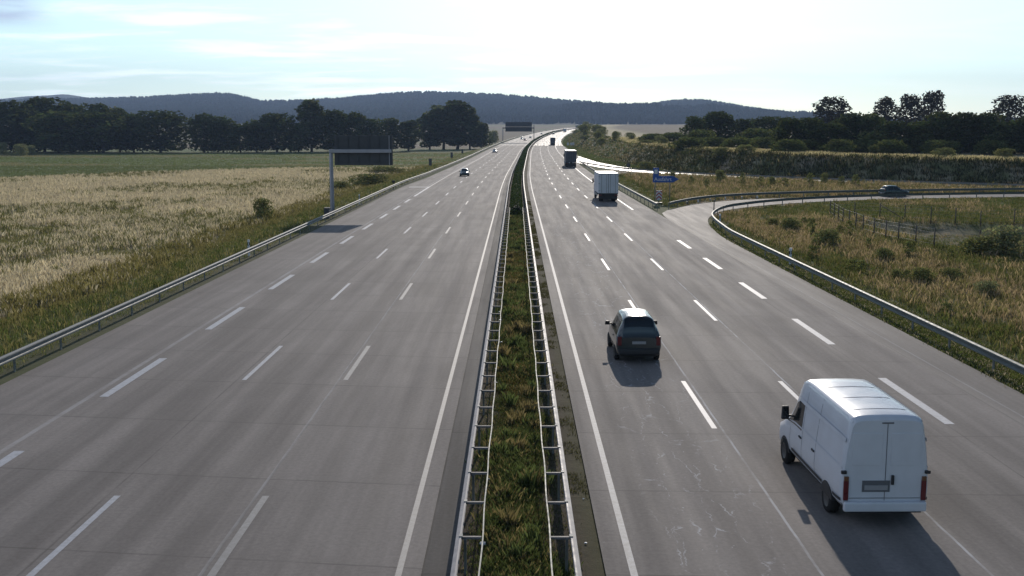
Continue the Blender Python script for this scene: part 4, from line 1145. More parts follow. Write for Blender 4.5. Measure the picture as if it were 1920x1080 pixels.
def make_car(name, label, cat, L, W, H, mat, kind='hatch', roof=None, group=None, plate=True):
    """small passenger car, rear at y=0, nose at y=L"""
    t = thing(name, label, cat, group=group)
    w = W/2; hb = .56*H; s = L/4.0
    if kind == 'mpv':
        st = [(0, .36, .80, .98, w*.90, w*.95, w*.80, .10, .02), (.05, .30, hb, 1.02, w*.93, w*.99, w*.80, .10, .02), (.12, .28, hb, H*.76, w*.94, w, w*.76, .12, .03),
              (.28, .27, hb, H*.925, w*.95, w, w*.73, .13, .035), (.45, .27, hb, H*.975, w*.95, w, w*.72, .19, .04), (1.2*s, .25, hb, H, w*.95, w, w*.72, .20, .05),
              (2.0*s, .25, hb, H*.985, w*.95, w, w*.71, .13, .04), (2.35*s, .25, hb, H*.94, w*.95, w, w*.69, .13, .04), (2.95*s, .25, hb*.98, hb+.16, w*.95, w*.99, w*.64, .09, .04),
              (3.15*s, .25, hb*.95, hb+.05, w*.94, w*.98, w*.70, .08, .04), (3.65*s, .25, hb*.82, hb*.9, w*.90, w*.93, w*.68, .08, .03), (3.92*s, .28, .56, .66, w*.80, w*.82, w*.6, .06, .01), (L, .32, .48, .54, w*.68, w*.7, w*.5, .04, 0)]
        rw = [(.13, -2.4), (.40, -2.25), (.40, 2.25), (.13, 2.4)]; sides = [((.55, 1.35), (.36, 1.35)), ((1.43, 2.22), (1.43, 2.72))]; ws = (2.42, 2.92)
    elif kind == 'saloon':
        st = [(0, .34, .70, .80, w*.86, w*.9, w*.78, .08, .02), (.06, .28, hb, .94, w*.92, w*.97, w*.78, .08, .02), (.5*s, .26, hb, hb+.12, w*.94, w, w*.74, .08, .03),
              (.62*s, .25, hb, hb+.18, w*.95, w, w*.70, .09, .03), (1.15*s, .25, hb, H*.97, w*.95, w, w*.66, .12, .04), (1.7*s, .25, hb, H, w*.95, w, w*.66, .12, .04), (2.1*s, .25, hb, H*.96, w*.95, w, w*.65, .12, .04),
              (2.8*s, .25, hb, hb+.14, w*.95, w, w*.66, .08, .04), (3.0*s, .25, hb*.97, hb+.06, w*.94, w*.99, w*.7, .08, .03), (3.7*s, .26, hb*.84, hb*.92, w*.90, w*.93, w*.68, .08, .02), (3.93*s, .28, .54, .62, w*.8, w*.82, w*.6, .06, .01), (L, .32, .46, .52, w*.66, w*.68, w*.5, .04, 0)]
        rw = [(.66*s, -2.5), (1.08*s, -2.3), (1.08*s, 2.3), (.66*s, 2.5)]; sides = [((1.05, 1.6), (.75, 1.6)), ((1.68, 2.05), (1.68, 2.62))]; ws = (2.16, 2.76)
    else:
        st = [(0, .34, .72, .90, w*.88, w*.93, w*.80, .08, .02), (.05, .28, hb, .98, w*.93, w*.98, w*.78, .09, .02), (.18, .26, hb, H*.74, w*.94, w, w*.74, .11, .03),
              (.5, .25, hb, H*.95, w*.95, w, w*.69, .12, .04), (1.3*s, .25, hb, H, w*.95, w, w*.67, .12, .04), (2.0*s, .25, hb, H*.97, w*.95, w, w*.66, .12, .04),
              (2.85*s, .25, hb, hb+.14, w*.95, w, w*.66, .08, .04), (3.05*s, .25, hb*.96, hb+.05, w*.94, w*.98, w*.7, .08, .03), (3.65*s, .26, hb*.84, hb*.92, w*.90, w*.93, w*.68, .08, .02), (3.92*s, .28, .54, .62, w*.8, w*.82, w*.6, .06, .01), (L, .32, .46, .52, w*.66, w*.68, w*.5, .04, 0)]
        rw = [(.17, -2.5), (.46, -2.3), (.46, 2.3), (.17, 2.5)]; sides = [((.62, 1.35), (.45, 1.35)), ((1.43, 2.05), (1.43, 2.66))]; ws = (2.1, 2.8)
    k = 1 if kind == 'mpv' else s
    sh = Shell(st); body = sh.build('body', mat, t)
    if roof: sh.panel('roof', [(.5, -2.0), (2.1*s, -2.0), (2.1*s, 2.0), (.5, 2.0)], roof, body, .004)
    sh.panel('rear_window', rw, M['glass'], t, .006)
    for sg in (-1, 1):
        for (a, b) in sides:
            f = s if kind != 'mpv' else s
            sh.panel('side_window', [(a[0]*f, 4.25*sg), (a[1]*f, 4.25*sg), (b[1]*f, 5.85*sg), (b[0]*f, 5.85*sg)], M['glass'], t, .006)
        for y in (.72*s, 3.22*s):
            arch(sh, t, y, .36, sg); wheel(t, (w-.09)*sg, y, .30, .19)
        mirror(t, w*.97*sg, 2.55*s, hb+.13, .16)
        tl = MB(); tl.box((w*.86*sg, .02, .86), (.16, .10, .34 if kind == 'mpv' else .16)); tl.build('tail_light', M['tail'], t, bevel=.02)
        hl = MB(); hl.box((w*.62*sg, 3.86*s, .62), (.30, .22, .14)); hl.build('headlight', M['lamp'], t, bevel=.03)
        small('door_handle', (w*1.0*sg, 1.3*s, hb-.12), (.03, .16, .035), M['plastic'], t, .006)
        sh.panel('side_strip', [(1.1*s, 7.3*sg), (2.85*s, 7.3*sg), (2.85*s, 7.5*sg), (1.1*s, 7.5*sg)], M['plastic'], body, .012)
    sh.panel('windscreen', [(ws[0]*s, -2.4), (ws[1]*s, -2.6), (ws[1]*s, 2.6), (ws[0]*s, 2.4)], M['glass'], t, .006)
    small('rear_bumper', (0, -.03, .46), (W*.90, .16, .22), M['plastic'] if kind == 'mpv' else mat, t, .05)
    small('front_bumper', (0, L-.02, .40), (W*.72, .14, .18), mat, t, .05)
    small('number_plate', (0, -.03 if kind == 'mpv' else -.115, .80 if kind == 'mpv' else .47), (.52, .02, .11), M['plate'], t, .003)
    small('underbody', (0, L*.5, .24), (W*.8, L*.86, .10), M['plastic'], t, .02)
    return t

def make_box_truck():
    t = thing('box_truck', 'white box truck with double rear doors driving in the slow lane', 'truck', (11.45, 131, 0), 0)
    b = MB(); b.box((0, 3.6, 2.32), (2.48, 7.2, 2.50)); box = b.build('cargo_box', M['box_white'], t, bevel=.03)
    for sg in (-1, 1):
        d = small('rear_door', (.60*sg, -.015, 2.28), (1.16, .04, 2.32), M['box_white'], t, .008)
        small('lock_rod', (.24*sg, -.05, 2.28), (.035, .035, 2.28), M['steel_dull'], d, .0); small('lock_rod', (.86*sg, -.05, 2.28), (.035, .035, 2.28), M['steel_dull'], d, .0)
        for z in (1.4, 2.3, 3.2): small('hinge', (1.16*sg, -.045, z), (.12, .03, .07), M['steel_dull'], d, 0)
        tl = small('tail_light', (.98*sg, -.05, .86), (.38, .06, .13), M['tail'], t, .01)
        small('mud_flap', (.92*sg, .55, .50), (.5, .02, .55), M['rubber'], t, 0)
        for y, x in ((1.6, .80), (8.2, .98)):
            wheel(t, x*sg, y, .46, .52 if y < 3 else .28)
        mirror(t, 1.16*sg, 8.75, 2.25, .62)
        small('side_guard', (1.16*sg, 4.6, .74), (.05, 3.6, .36), M['steel_dull'], t, .01)
        small('mudguard', (.80*sg, 1.6, .98), (.56, 1.2, .05), M['plastic'], t, .01)
    small('door_gap', (0, -.04, 2.28), (.05, .02, 2.32), M['seam'], t, 0)
    small('rear_frame', (0, .02, 3.50), (2.5, .12, .12), M['steel_dull'], t, .01)
    small('chassis', (0, 3.9, .86), (.95, 7.6, .28), M['plastic'], t, .02)
    small('underrun_bar', (0, .12, .52), (2.3, .10, .16), M['plastic'], t, .02)
    small('cross_member', (0, .05, 1.02), (2.4, .10, .12), M['plastic'], t, .01); small('spray_guard', (0, .42, .66), (2.3, .05, .62), M['plastic'], t, .01)  # last: dark sheet added to paint the underbody shade, not a real guard
    c = MB(); c.prism([(7.35, .75), (7.35, 2.75), (7.75, 2.95), (8.75, 2.80), (9.15, 1.75), (9.25, 1.2), (9.22, .5), (7.35, .5)], 0, -1.14, 1.14)
    cab = c.build('cab', M['truck_cab'], t, bevel=.06)
    small('windscreen', (0, 8.97, 2.28), (1.9, .10, .82), M['glass'], cab, .02)
    for sg in (-1, 1): small('side_window', (1.145*sg, 8.25, 2.18), (.02, .85, .62), M['glass'], cab, .01); small('headlight', (.85*sg, 9.24, .85), (.34, .06, .18), M['lamp'], cab, .01)
    small('roof_deflector', (0, 8.1, 3.12), (1.9, 1.1, .42), M['box_white'], t, .05, ty=.7)
    return t

def make_semi(label, x, y, z, rz, dark, roof):
    t = thing('semi_trailer_truck', label, 'truck', (x, y, z), rz, 'dark trucks in the slow lane')
    b = MB(); b.box((0, 6.7, 2.62), (2.55, 13.4, 2.74)); tr = b.build('trailer', dark, t, bevel=.02)
    small('trailer_roof', (0, 6.7, 4.005), (2.53, 13.3, .04), roof, tr, .01)  # white sheet puts the bright top highlight into the colour
    for sg in (-1, 1):
        d = small('rear_door', (.62*sg, -.015, 2.60), (1.2, .04, 2.60), dark, t, .008)
        small('lock_rod', (.3*sg, -.05, 2.6), (.04, .04, 2.56), M['steel_dull'], d, 0); small('lock_rod', (.85*sg, -.05, 2.6), (.04, .04, 2.56), M['steel_dull'], d, 0)
        tl = small('tail_light', (1.0*sg, -.03, .98), (.40, .06, .14), M['tail'], t, .01)
        small('reflector_plate', (.42*sg, -.045, 1.16), (.22, .03, .16), M['sign_white'], t, .004)
        for yy in (2.0, 3.3, 4.6): wheel(t, 1.05*sg, yy, .50, .38, 18)
        for yy, xx in ((11.0, .9), (14.6, 1.02)): wheel(t, xx*sg, yy, .50, .50 if yy < 12 else .32, 18)
        mirror(t, 1.2*sg, 15.2, 2.6, .7)
        small('side_guard', (1.22*sg, 7.4, .85), (.05, 3.6, .5), M['steel_dull'], t, .01)
        small('mud_flap', (1.0*sg, 1.2, .5), (.5, .02, .55), M['rubber'], t, 0)
    small('chassis', (0, 7.3, 1.1), (1.0, 14.0, .28), M['plastic'], t, .02)
    small('underrun_bar', (0, .2, .55), (2.4, .12, .2), M['plastic'], t, .02); small('spray_guard', (0, .6, .72), (2.3, .05, .8), M['plastic'], t, .01)  # last: dark sheet added so no light shows through under the trailer
    c = MB(); c.prism([(13.55, .9), (13.55, 3.3), (14.0, 3.75), (15.2, 3.45), (15.75, 2.2), (15.8, .45), (13.55, .45)], 0, -1.24, 1.24)
    cab = c.build('cab', M['truck_cab'], t, bevel=.06)
    small('windscreen', (0, 15.55, 2.72), (2.1, .10, .9), M['glass'], cab, .02)
    for sg in (-1, 1): small('side_window', (1.245*sg, 14.9, 2.6), (.02, .85, .7), M['glass'], cab, .01); small('headlight', (.9*sg, 15.8, .85), (.36, .06, .2), M['lamp'], cab, .01)
    return t

def heading(y): return -math.atan2(float(cx(y+5)-cx(y-5)), 10.0)
def put(o, u, y, rev=False):
    o.location = (u+float(cx(y)), y, float(cz(y))); o.rotation_euler = (math.atan2(float(cz(y+5)-cz(y-5)), 10.0)*(1 if not rev else -1), 0, heading(y)+(math.pi if rev else 0))
    return o

def build_vehicles():
    make_van()
    o = make_car('car', 'dark small people carrier with sun glare on its roof in the fast lane', 'car', 4.0, 1.72, 1.76, M['dark_paint'], 'mpv', M['silver_and_glare'])  # silver roof panel paints the sun glare onto the dark car
    put(o, 4.68, 39.3); o.rotation_euler[2] += R(.6)
    make_box_truck()
    make_semi('dark semi-trailer truck just ahead of the white box truck', 12.25+float(cx(254)), 254, float(cz(254)), heading(254), M['curtain'], M['box_white'])
    y = 548; make_semi('dark semi-trailer truck far off on the bright pavement at the bend', 11.7+float(cx(y)), y, float(cz(y)), heading(y), M['curtain'], M['box_white'])
    # oncoming cars
    a = make_car('car', 'oncoming dark hatchback with a pale roof, largest of the oncoming cars', 'car', 4.0, 1.72, 1.46, M['green_paint'], 'hatch', M['silver_and_glare'])
    put(a, -10.45, 209, True)
    b = make_car('car', 'oncoming silver-blue car near the guard rail, second of the oncoming cars', 'car', 4.2, 1.74, 1.42, M['silver_and_glare'], 'saloon')
    put(b, -11.7, 412, True)
    far = [(P(979, 259, depth=700), 'silver_and_glare', 'oncoming pale car by the rail past the far gantry'),
           (P(985, 261, depth=660), 'red_paint', 'oncoming dark red car in front of the pale car past the far gantry'),
           (P(995, 256, depth=740), 'dark_paint', 'oncoming black car close to the median past the far gantry'),
           (P(1016, 249, depth=900), 'green_paint', 'oncoming dark green car highest up the far slope')]
    for (p, m, lab) in far:
        c = copy_tree(a); body = [k for k in c.children if k.name.startswith('body')][0]
        body.data = body.data.copy(); body.data.materials[0] = M[m]
        put(c, p.x-float(cx(p.y)), p.y, True); props(c, lab, 'car', 'oncoming cars far away')
    vs = copy_tree(a); put(vs, 3.9, 900); vs['label'] = 'dark car in the fast lane beyond the far dark truck'
    # far white trucks at the top of the bend
    w0 = None
    for i, (px, d, lab) in enumerate(((1078, 1310, 'white oncoming truck at the top of the far bend'), (1086, 1340, 'white truck at the top of the far bend, farther of two going away'), (1090, 1250, 'white truck at the top of the far bend close to the bank'))):
        c = copy_tree([o for o in C.objects if o.name == 'box_truck'][0]); p = P(px, 240, depth=d)
        put(c, min(12.0, max(-12.5, p.x-float(cx(p.y)))), p.y, i == 0); props(c, lab, 'truck', 'far white trucks')
    wv = copy_tree([o for o in C.objects if o.name == 'box_truck'][0]); put(wv, 7.6, 1010); props(wv, 'white box truck on the middle lane of the far slope', 'truck', 'far white trucks')
    # the car on the exit loop
    e = make_car('car', 'small dark green car driving round the exit loop', 'car', 3.7, 1.66, 1.45, M['green_paint'], 'hatch')
    p = P(1658, 369, 0); e.location = (p.x, p.y+1.0, 0); e.rotation_euler = (0, 0, R(-90+13))

# ================================================================== signs and small things
def text_mesh(body, size, mat, name, parent, loc, rot=(math.pi/2, 0, 0), font_scale=1.0, depth=.004):
    cu = bpy.data.curves.new(name, 'FONT'); cu.body = body; cu.size = size; cu.extrude = depth; cu.align_x = 'CENTER'; cu.align_y = 'CENTER'
    o = bpy.data.objects.new(name, cu); C.objects.link(o)
    bpy.context.view_layer.update(); dg = bpy.context.evaluated_depsgraph_get()
    me = bpy.data.meshes.new_from_object(o.evaluated_get(dg)); bpy.data.objects.remove(o)
    me.materials.clear(); me.materials.append(mat)
    q = bpy.data.objects.new(name, me); C.objects.link(q); q.parent = parent; q.location = loc; q.rotation_euler = rot; q.scale = (font_scale, 1, 1)
    return q

def build_signs():
    # cantilever sign seen from behind
    Y = 110.5; X = -19.35
    t = thing('cantilever_sign', 'big dark sign board seen from behind on a pale cantilever mast', 'road sign', (X, Y, -.3))
    b = MB(); b.tube([(0, 0, 0), (0, 0, 7.15)], [.24, .19], 4); o = b.build('mast', M['mast'], t, bevel=.02); o.rotation_euler = (0, 0, 0)
    small('mast_foot', (0, 0, .12), (.8, .8, .24), M['mast'], t, .02)
    small('arm', (3.05, -.02, 6.98), (6.5, .32, .36), M['mast'], t, .02)
    bd = small('board', (3.35, .42, 7.05), (6.1, .10, 3.1), M['sign_grey'], t, .01)
    for i in range(6): small('stiffener', (.65+i*1.08, .33, 7.05), (.07, .09, 3.06), M['mast'] if i == 5 else M['sign_grey'], bd, 0)
    for z in (5.9, 6.6, 7.5, 8.2): small('cross_rail', (3.35, .345, z), (6.0, .06, .06), M['sign_grey'], bd, 0)
    for i in range(5): small('bracket', (1.0+i*1.1, .22, 6.98), (.10, .2, .42), M['steel_dull'], t, .0)
    # far gantry over the oncoming lanes
    Y = 615.0; x0 = -17.6+float(cx(Y)); z0 = float(cz(Y))
    g = thing('sign_gantry', 'far sign gantry with a wide dark board over the oncoming lanes', 'sign gantry', (x0, Y, z0-.1))
    for xx in (0, 18.0):
        m = MB(); m.tube([(xx, 0, 0), (xx, 0, 8.6 if xx == 0 else 10.3)], .22, 8); m.build('post', M['mast'] if xx == 0 else M['steel_dull'], g)
    small('beam', (9, 0, 8.4), (18.4, .5, .55), M['sign_grey'], g, .02)
    for z in (7.7, 10.5): small('board', (9.2, .5, z+.0), (15.2, .12, 2.65), M['sign_grey'], g, .01)
    for i in range(6): small('bracket', (1.5+i*2.5, .3, 9.0), (.12, .5, 5.2), M['sign_grey'], g, 0)
    # exit direction sign
    p = P(1226, 379, 0)
    e = thing('exit_sign', 'blue arrow shaped exit sign with a small blue board on top at the ramp nose', 'road sign', (p.x, p.y, -.08))
    for xx in (.12, 1.95):
        m = MB(); m.tube([(xx, .06, -.1), (xx, .06, 3.4)], .055, 8); m.build('post', M['steel_dull'], e)
    a = MB(); a.prism([(-.18, 2.52), (2.32, 2.52), (3.06, 2.92), (2.32, 3.32), (-.18, 3.32)], 1, -.02, .02); ab = a.build('arrow_board', M['sign_blue'], e, bevel=.004)
    text_mesh('Ausfahrt', .62, M['sign_white'], 'lettering', ab, (1.06, -.026, 2.90))
    n = small('number_board', (.19, 0, 3.82), (.72, .04, 1.0), M['sign_blue'], e, .004)
    small('symbol', (.19, -.024, 3.84), (.40, .012, .52), M['sign_white'], n, 0)
    # chevron board
    p = P(1234, 380, 0)
    c = thing('chevron_board', 'white board with red chevrons standing below the blue exit sign', 'road sign', (p.x, p.y-.6, -.08))
    small('panel', (0, 0, 1.02), (.72, .05, 1.18), M['sign_white'], c, .01)
    for k in range(3):
        z = .62+.42*k
        m = MB(); m.prism([(-.34, z-.16), (0, z+.18), (.34, z-.16), (.34, z+.03), (0, z+.37) if k < 2 else (0, z+.15+.0), (-.34, z+.03)][:6] if k < 2 else [(-.34, z-.16), (-.08, z+.11), (-.30, z+.11), (-.34, z+.07)], 1, -.034, -.026)
        m.build('chevron', M['sign_red'], c)
        if k == 2:
            m = MB(); m.prism([(.34, z-.16), (.08, z+.11), (.30, z+.11), (.34, z+.07)], 1, -.034, -.026); m.build('chevron', M['sign_red'], c)
    small('foot', (0, .05, .05), (.9, .5, .22), M['plastic'], c, .03)
    m = MB(); m.tube([(0, .05, 0), (0, .05, .6)], .05, 8); m.build('post', M['steel_dull'], c)
    # countdown marker boards along the left rail, seen from behind
    spots = [(807, 317, 1.7, 'first'), (847, 301, 1.7, 'second'), (867, 292, 1.6, 'third'), (901, 277, 2.0, 'last')]
    for (px, py, h, w) in spots:
        q = P(px, py, -.5); z = terrain_at(q.x, q.y)
        k = thing('marker_board', f'dark back of a narrow marker board behind the field rail, {w} of four', 'road sign', (q.x, q.y, z), 0, 'marker boards behind the field rail')
        small('board', (0, 0, h*.62+.3), (.72, .05, h), M['sign_grey'], k, .01)
        mm = MB(); mm.tube([(0, .05, -.2), (0, .05, h)], .04, 6); mm.build('post', M['steel_dull'], k)
    # delineator posts
    proto = thing('delineator_post', '-', 'delineator', (0, 0, 0))
    m = MB(); m.prism([(-.06, -.05), (.06, -.05), (.05, .05), (-.05, .05)], 2, -.15, 1.02); m.prism([(-.06, -.05), (.06, -.05), (.05, .05), (-.05, .05)], 2, 1.02, 1.1)
    m.build('post', M['delin'], proto)
    m = MB(); m.prism([(-.064, -.054), (.064, -.054), (.054, .054), (-.054, .054)], 2, .72, .93); m.build('black_band', M['plastic'], proto)
    m = MB(); m.box((0, -.056, .83), (.05, .012, .16)); m.build('reflector', M['sign_white'], proto)
    L = [(-19.0, 74.2, 'on the field rail before the sign mast'), (-19.1, 128, 'on the field rail past the sign mast'), (18.1, 69.0, 'on the wide shoulder rail'), (18.9, 97.5, 'behind the inner rail at the ramp bend')]
    first = True
    for (u, y, w) in L:
        o = proto if first else copy_tree(proto); first = False
        o.location = (u+float(cx(y)), y, -.05); o.scale = (1.25, 1.25, 1.08); props(o, f'black banded white delineator post {w}', 'delineator', 'delineator posts')
    r = [(1288, 382), (1309, 379), (1331.6, 376), (1360, 374), (1391, 372.5), (1420, 371.5)]
    kb = thing('kerb_reflector', '-', 'reflector'); mm = MB(); mm.box((0, 0, .15), (.22, .12, .36), 0, .8, .8); mm.build('stub', M['delin'], kb, bevel=.02)
    mm = MB(); mm.box((0, -.058, .2), (.12, .012, .12)); mm.build('lens', M['lamp'], kb)
    for i, (px, py) in enumerate(r):
        o = kb if i == 0 else copy_tree(kb); q = P(px, py, 0); o.location = (q.x, q.y, -.03)
        props(o, f'small white reflector stub on the outer ramp edge, {ordinal(i)} from the nose', 'reflector', 'reflector stubs of the ramp')
    # dark marker post at the inner bend, junction box under the cantilever sign
    q = P(1331, 399, 0); k = thing('marker_post', 'thin dark post at the tightest point of the inner guard rail', 'post', (q.x+.5, q.y+.4, -.1))
    mm = MB(); mm.tube([(0, 0, 0), (0, 0, 1.35)], .06, 6); mm.build('post', M['plastic'], k); small('cap', (0, 0, 1.38), (.16, .10, .16), M['plastic'], k, .01)
    q = P(776, 338, 0); k = thing('marker_post', 'dark post with a small box on the field guard rail', 'post', (-18.75, 161, -.1))
    mm = MB(); mm.tube([(0, 0, 0), (0, 0, 1.2)], .06, 6); mm.build('post', M['plastic'], k); small('box', (0, 0, 1.2), (.45, .2, .35), M['plastic'], k, .02)
    k = thing('switch_cabinet', 'dark cabinet behind the guard rail at the foot of the sign mast', 'cabinet', (-19.2, 106.6, -.1))
    small('housing', (0, 0, .55), (.5, .9, 1.1), M['sign_grey'], k, .02); small('roof', (0, 0, 1.13), (.58, .98, .06), M['plastic'], k, .01)
    # two slim posts in front of the access road
    for i, (px, py) in enumerate(((1097, 311), (1102, 311), (1178, 322))):
        q = P(px, py, 0); k = thing('marker_post', ['slim dark post where the access road joins, nearer the motorway of a pair', 'slim dark post where the access road joins, farther from the motorway', 'round white topped sign post before the access road'][i], 'post', (q.x, q.y, -.1))
        mm = MB(); mm.tube([(0, 0, 0), (0, 0, 1.9 if i < 2 else 1.6)], .06, 6); mm.build('post', M['steel_dull'], k)
        if i == 2:
            mm = MB(); mm.tube([(0, -.05, 1.5), (0, .0, 1.5)], .42, 16); mm.build('disc', M['sign_grey'], k)
    for i, px in enumerate((1065, 1071, 1075)):
        q = P(px, 270, depth=520); z = terrain_at(q.x, q.y)
        k = thing('marker_board', f'small white board at the foot of the far bank, {ordinal(i)} from the motorway', 'road sign', (q.x, q.y, z), 0, 'white boards at the far bank')
        small('board', (0, 0, 1.2), (1.0, .05, 1.3), M['sign_white'], k, .01)
        mm = MB(); mm.tube([(0, .05, -.2), (0, .05, 1.2)], .05, 6); mm.build('post', M['steel_dull'], k)
    # wire fence round the basin
    poly = [(52, 76.5), (42, 76), (34.3, 77.6), (31.6, 79.2), (30.8, 84.5), (30.4, 92), (31.4, 101), (33, 110.6), (36.9, 106.7), (40.2, 101.9), (44, 99.6), (56, 98)]
    pts = []
    for (a, b) in zip(poly[:-1], poly[1:]):
        n = max(1, round(math.hypot(b[0]-a[0], b[1]-a[1])/2.9)); pts += [(a[0]+(b[0]-a[0])*i/n, a[1]+(b[1]-a[1])*i/n) for i in range(n)]
    pts.append(poly[-1])
    f = thing('wire_fence', 'wire fence on thin dark posts round the sunken plot inside the exit loop', 'fence', (pts[0][0], pts[0][1], 0))
    pm = MB(); pm.tube([(0, 0, -.3), (0, 0, 1.55)], .05, 6); first = pm.build('post', M['wood'], f); ws = MB(); wsc = [.35, .8, 1.2, 1.48]
    tops = []
    for i, (x, y) in enumerate(pts):
        o = first if i == 0 else link(first.copy(), f); z = terrain_at(x, y); o.location = (x-pts[0][0], y-pts[0][1], z); tops.append((x-pts[0][0], y-pts[0][1], z))
    for h in wsc: ws.tube([(x, y, z+h) for (x, y, z) in tops], .008, 4)
    ws.build('wire', M['steel_dull'], f)
    br = MB(); br.tube([(tops[20 if len(tops) > 20 else -1][0], tops[20][1], tops[20][2]+1.4), (tops[21][0], tops[21][1], tops[21][2]+.1)], .04, 6); br.build('brace', M['wood'], f)
    # litter on the median
    L = [(905, 1019, 'largest'), (926, 744, None), (930, 691, None), (931, 717, None), (1098, 1018, None), (918, 898, None), (938, 600, None), (1094, 935, None), (936, 585, None), (939, 641, None)]
    rg = random.Random(2)
    for i, (px, py, w) in enumerate(sorted(L, key=lambda r: -r[1])):
        q = P(px, py, .12); bm = bmesh.new(); bmesh.ops.create_icosphere(bm, subdivisions=2, radius=1)
        sc = .075 if w else rg.uniform(.022, .05)*max(1, q.y/30)
        for v in bm.verts: v.co *= rg.uniform(.65, 1.25)*sc; v.co.z *= .45
        me = bpy.data.meshes.new('paper_scrap'); bm.to_mesh(me); bm.free(); me.materials.append(M['paper'])
        o = link(bpy.data.objects.new('paper_scrap', me)); z = .03 if abs(q.x) < 1.1 else -.03
        q = P(px, py, z); o.location = (q.x, q.y, z if q.x < 1.9 else .02)
        props(o, ('largest scrap of crumpled white paper beside the median rail' if w else f'crumpled white paper scrap along the median rails, {ordinal(i)} counting up the road'), 'litter', 'litter along the median')
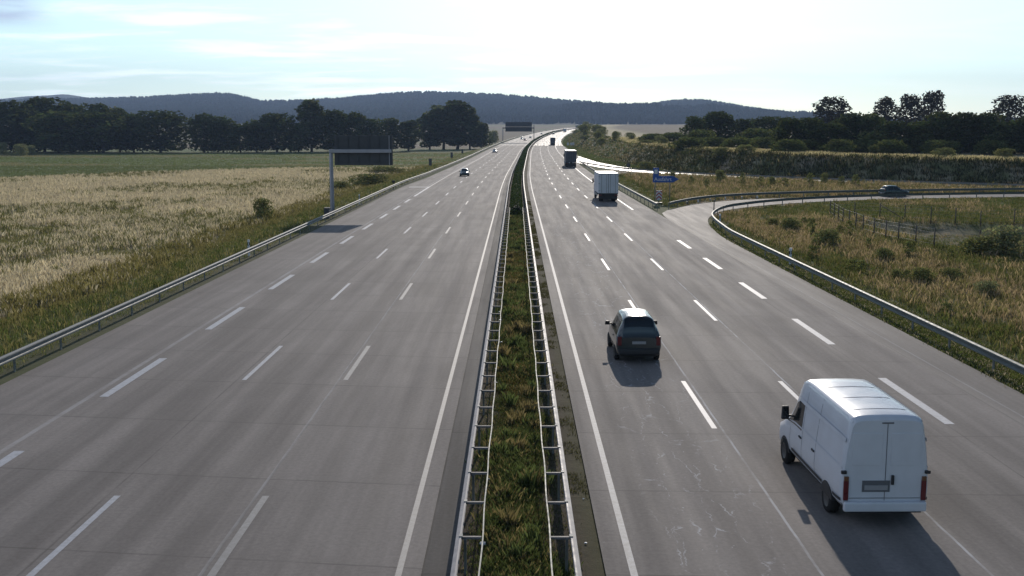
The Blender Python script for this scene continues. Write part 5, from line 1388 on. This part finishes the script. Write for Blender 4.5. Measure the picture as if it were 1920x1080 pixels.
# ================================================================== light, air and camera
SUN_EL, SUN_AZ = R(22.5), R(6.5)          # azimuth measured from +Y towards +X
def build_light():
    w = bpy.data.worlds.new('World'); SC.world = w; w.use_nodes = True; nt = w.node_tree; nt.nodes.clear()
    g = G.__new__(G); g.nt = nt; g.mat = None
    out = g.n('ShaderNodeOutputWorld'); bg = g.n('ShaderNodeBackground'); g.l(bg.outputs[0], out.inputs[0])
    sky = g.n('ShaderNodeTexSky', sky_type='NISHITA'); sky.sun_disc = False
    sky.sun_elevation = SUN_EL; sky.sun_rotation = SUN_AZ
    sky.air_density = 1.0; sky.dust_density = SKY_DUST; sky.ozone_density = 1.0; sky.altitude = 200
    dirv = g.n('ShaderNodeTexCoord').outputs['Generated']
    sp = g.n('ShaderNodeSeparateXYZ'); g.l(dirv, sp.inputs[0])
    # thin cloud sheets seen in perspective on a high plane
    zc = g.m('ADD', g.m('MAXIMUM', sp.outputs[2], 0.0), .07)
    cv = g.n('ShaderNodeCombineXYZ'); g.l(g.m('DIVIDE', sp.outputs[0], zc), cv.inputs[0]); g.l(g.m('DIVIDE', sp.outputs[1], zc), cv.inputs[1])
    n1 = g.noise(g.scalevec(cv.outputs[0], (.55, .9, 1)), 1.6, 7, .58, .3)
    n2 = g.noise(g.scalevec(cv.outputs[0], (.3, .45, 1)), 1.0, 5, .6, .2)
    bright = g.m('MULTIPLY', g.ramp(n1, .46, .70), g.ramp(sp.outputs[0], .30, -.05, .15, 1.0))
    lum = g.n('ShaderNodeRGBToBW'); g.l(sky.outputs[0], lum.inputs[0])
    wc = g.n('ShaderNodeCombineColor')
    for i, k in enumerate((1.5, 1.5, 1.5)): g.l(g.m('MULTIPLY', lum.outputs[0], k), wc.inputs[i])
    tint = g.mix(1.0, sky.outputs[0], SKY_TINT, 'MULTIPLY')
    c = g.mix(g.m('MULTIPLY', bright, .75), tint, wc.outputs[0])
    # grey-violet cloud bank at the upper left
    dm = g.m('MULTIPLY', g.ramp(sp.outputs[0], -.38, -.43), g.m('MULTIPLY', g.ramp(n2, .40, .56, 0, .9), g.ramp(sp.outputs[2], .080, .098)))
    dc = g.n('ShaderNodeCombineColor')
    for i, k in enumerate((.62, .68, .92)): g.l(g.m('MULTIPLY', lum.outputs[0], k), dc.inputs[i])
    veil = g.m('MULTIPLY', g.ramp(sp.outputs[1], -.1, .75), g.ramp(sp.outputs[2], .21, .12))
    vc = g.n('ShaderNodeCombineColor')
    for i, k in enumerate(VEIL): g.l(g.m('MULTIPLY', veil, k), vc.inputs[i])
    c = g.mix(1.0, c, vc.outputs[0], 'ADD')
    c = g.mix(dm, c, tuple(v/SKY_STR for v in (.58, .68, .92)))
    g.l(c, bg.inputs[0]); bg.inputs[1].default_value = SKY_STR
    sd = bpy.data.lights.new('sun', 'SUN'); sd.energy = SUN_STR; sd.angle = R(.55); sd.color = (1.0, .91, .81)
    so = bpy.data.objects.new('sun', sd); C.objects.link(so); so.location = (30, 200, 120)
    S = Vector((math.sin(SUN_AZ)*math.cos(SUN_EL), math.cos(SUN_AZ)*math.cos(SUN_EL), math.sin(SUN_EL)))
    so.rotation_euler = S.to_track_quat('Z', 'Y').to_euler()
    # the air
    if HAZE > 0:
        b = MB(); b.box((400, 3480, 175), (13600, 7400, 380))
        h = b.build('haze', bpy.data.materials.new('air')); m = h.data.materials[0]; m.use_nodes = True; m.node_tree.nodes.clear()
        o = m.node_tree.nodes.new('ShaderNodeOutputMaterial'); v = m.node_tree.nodes.new('ShaderNodeVolumePrincipled')
        v.inputs['Color'].default_value = (*HAZE_COL, 1); v.inputs['Density'].default_value = HAZE; v.inputs['Anisotropy'].default_value = HAZE_G
        m.node_tree.links.new(v.outputs[0], o.inputs['Volume']); props(h, 'thin blue haze of the far air', 'haze', kind='stuff')
    cd = bpy.data.cameras.new('camera'); cd.sensor_width = 36; cd.lens = 36*FPX/1920; cd.clip_end = 20000; cd.clip_start = .1
    co = bpy.data.objects.new('camera', cd); C.objects.link(co); co.location = (0, 0, CAM_H); co.rotation_euler = (math.pi/2-PITCH, 0, YAW)
    SC.camera = co
    vs = SC.view_settings; vs.view_transform = 'Standard'; vs.look = 'None'; vs.exposure = EXPOSURE; vs.gamma = 1; vs.use_curve_mapping = False
    SC.render.engine = 'CYCLES'; SC.cycles.max_bounces = 6; SC.cycles.diffuse_bounces = 3; SC.cycles.glossy_bounces = 3; SC.cycles.transmission_bounces = 4
    SC.cycles.volume_bounces = 0; SC.cycles.transparent_max_bounces = 6; SC.cycles.use_denoising = True; SC.cycles.sample_clamp_indirect = 4
    SC.cycles.caustics_reflective = False; SC.cycles.caustics_refractive = False; SC.cycles.use_adaptive_sampling = True

EXPOSURE, SKY_STR, SUN_STR = 0.0, .075, 3.3
VEIL = (6.6, 9.0, 9.8)
SKY_DUST, SKY_TINT = .4, (.84, 1.0, 1.1, 1)
HAZE, HAZE_COL, HAZE_G = .00012, (.46, .62, .92), .2
make_materials()
build_ground(); build_hills(); build_roads(); build_rails()
build_protos(); build_trees(); drop_unused(); build_grass()
build_vehicles(); build_signs()
build_light()
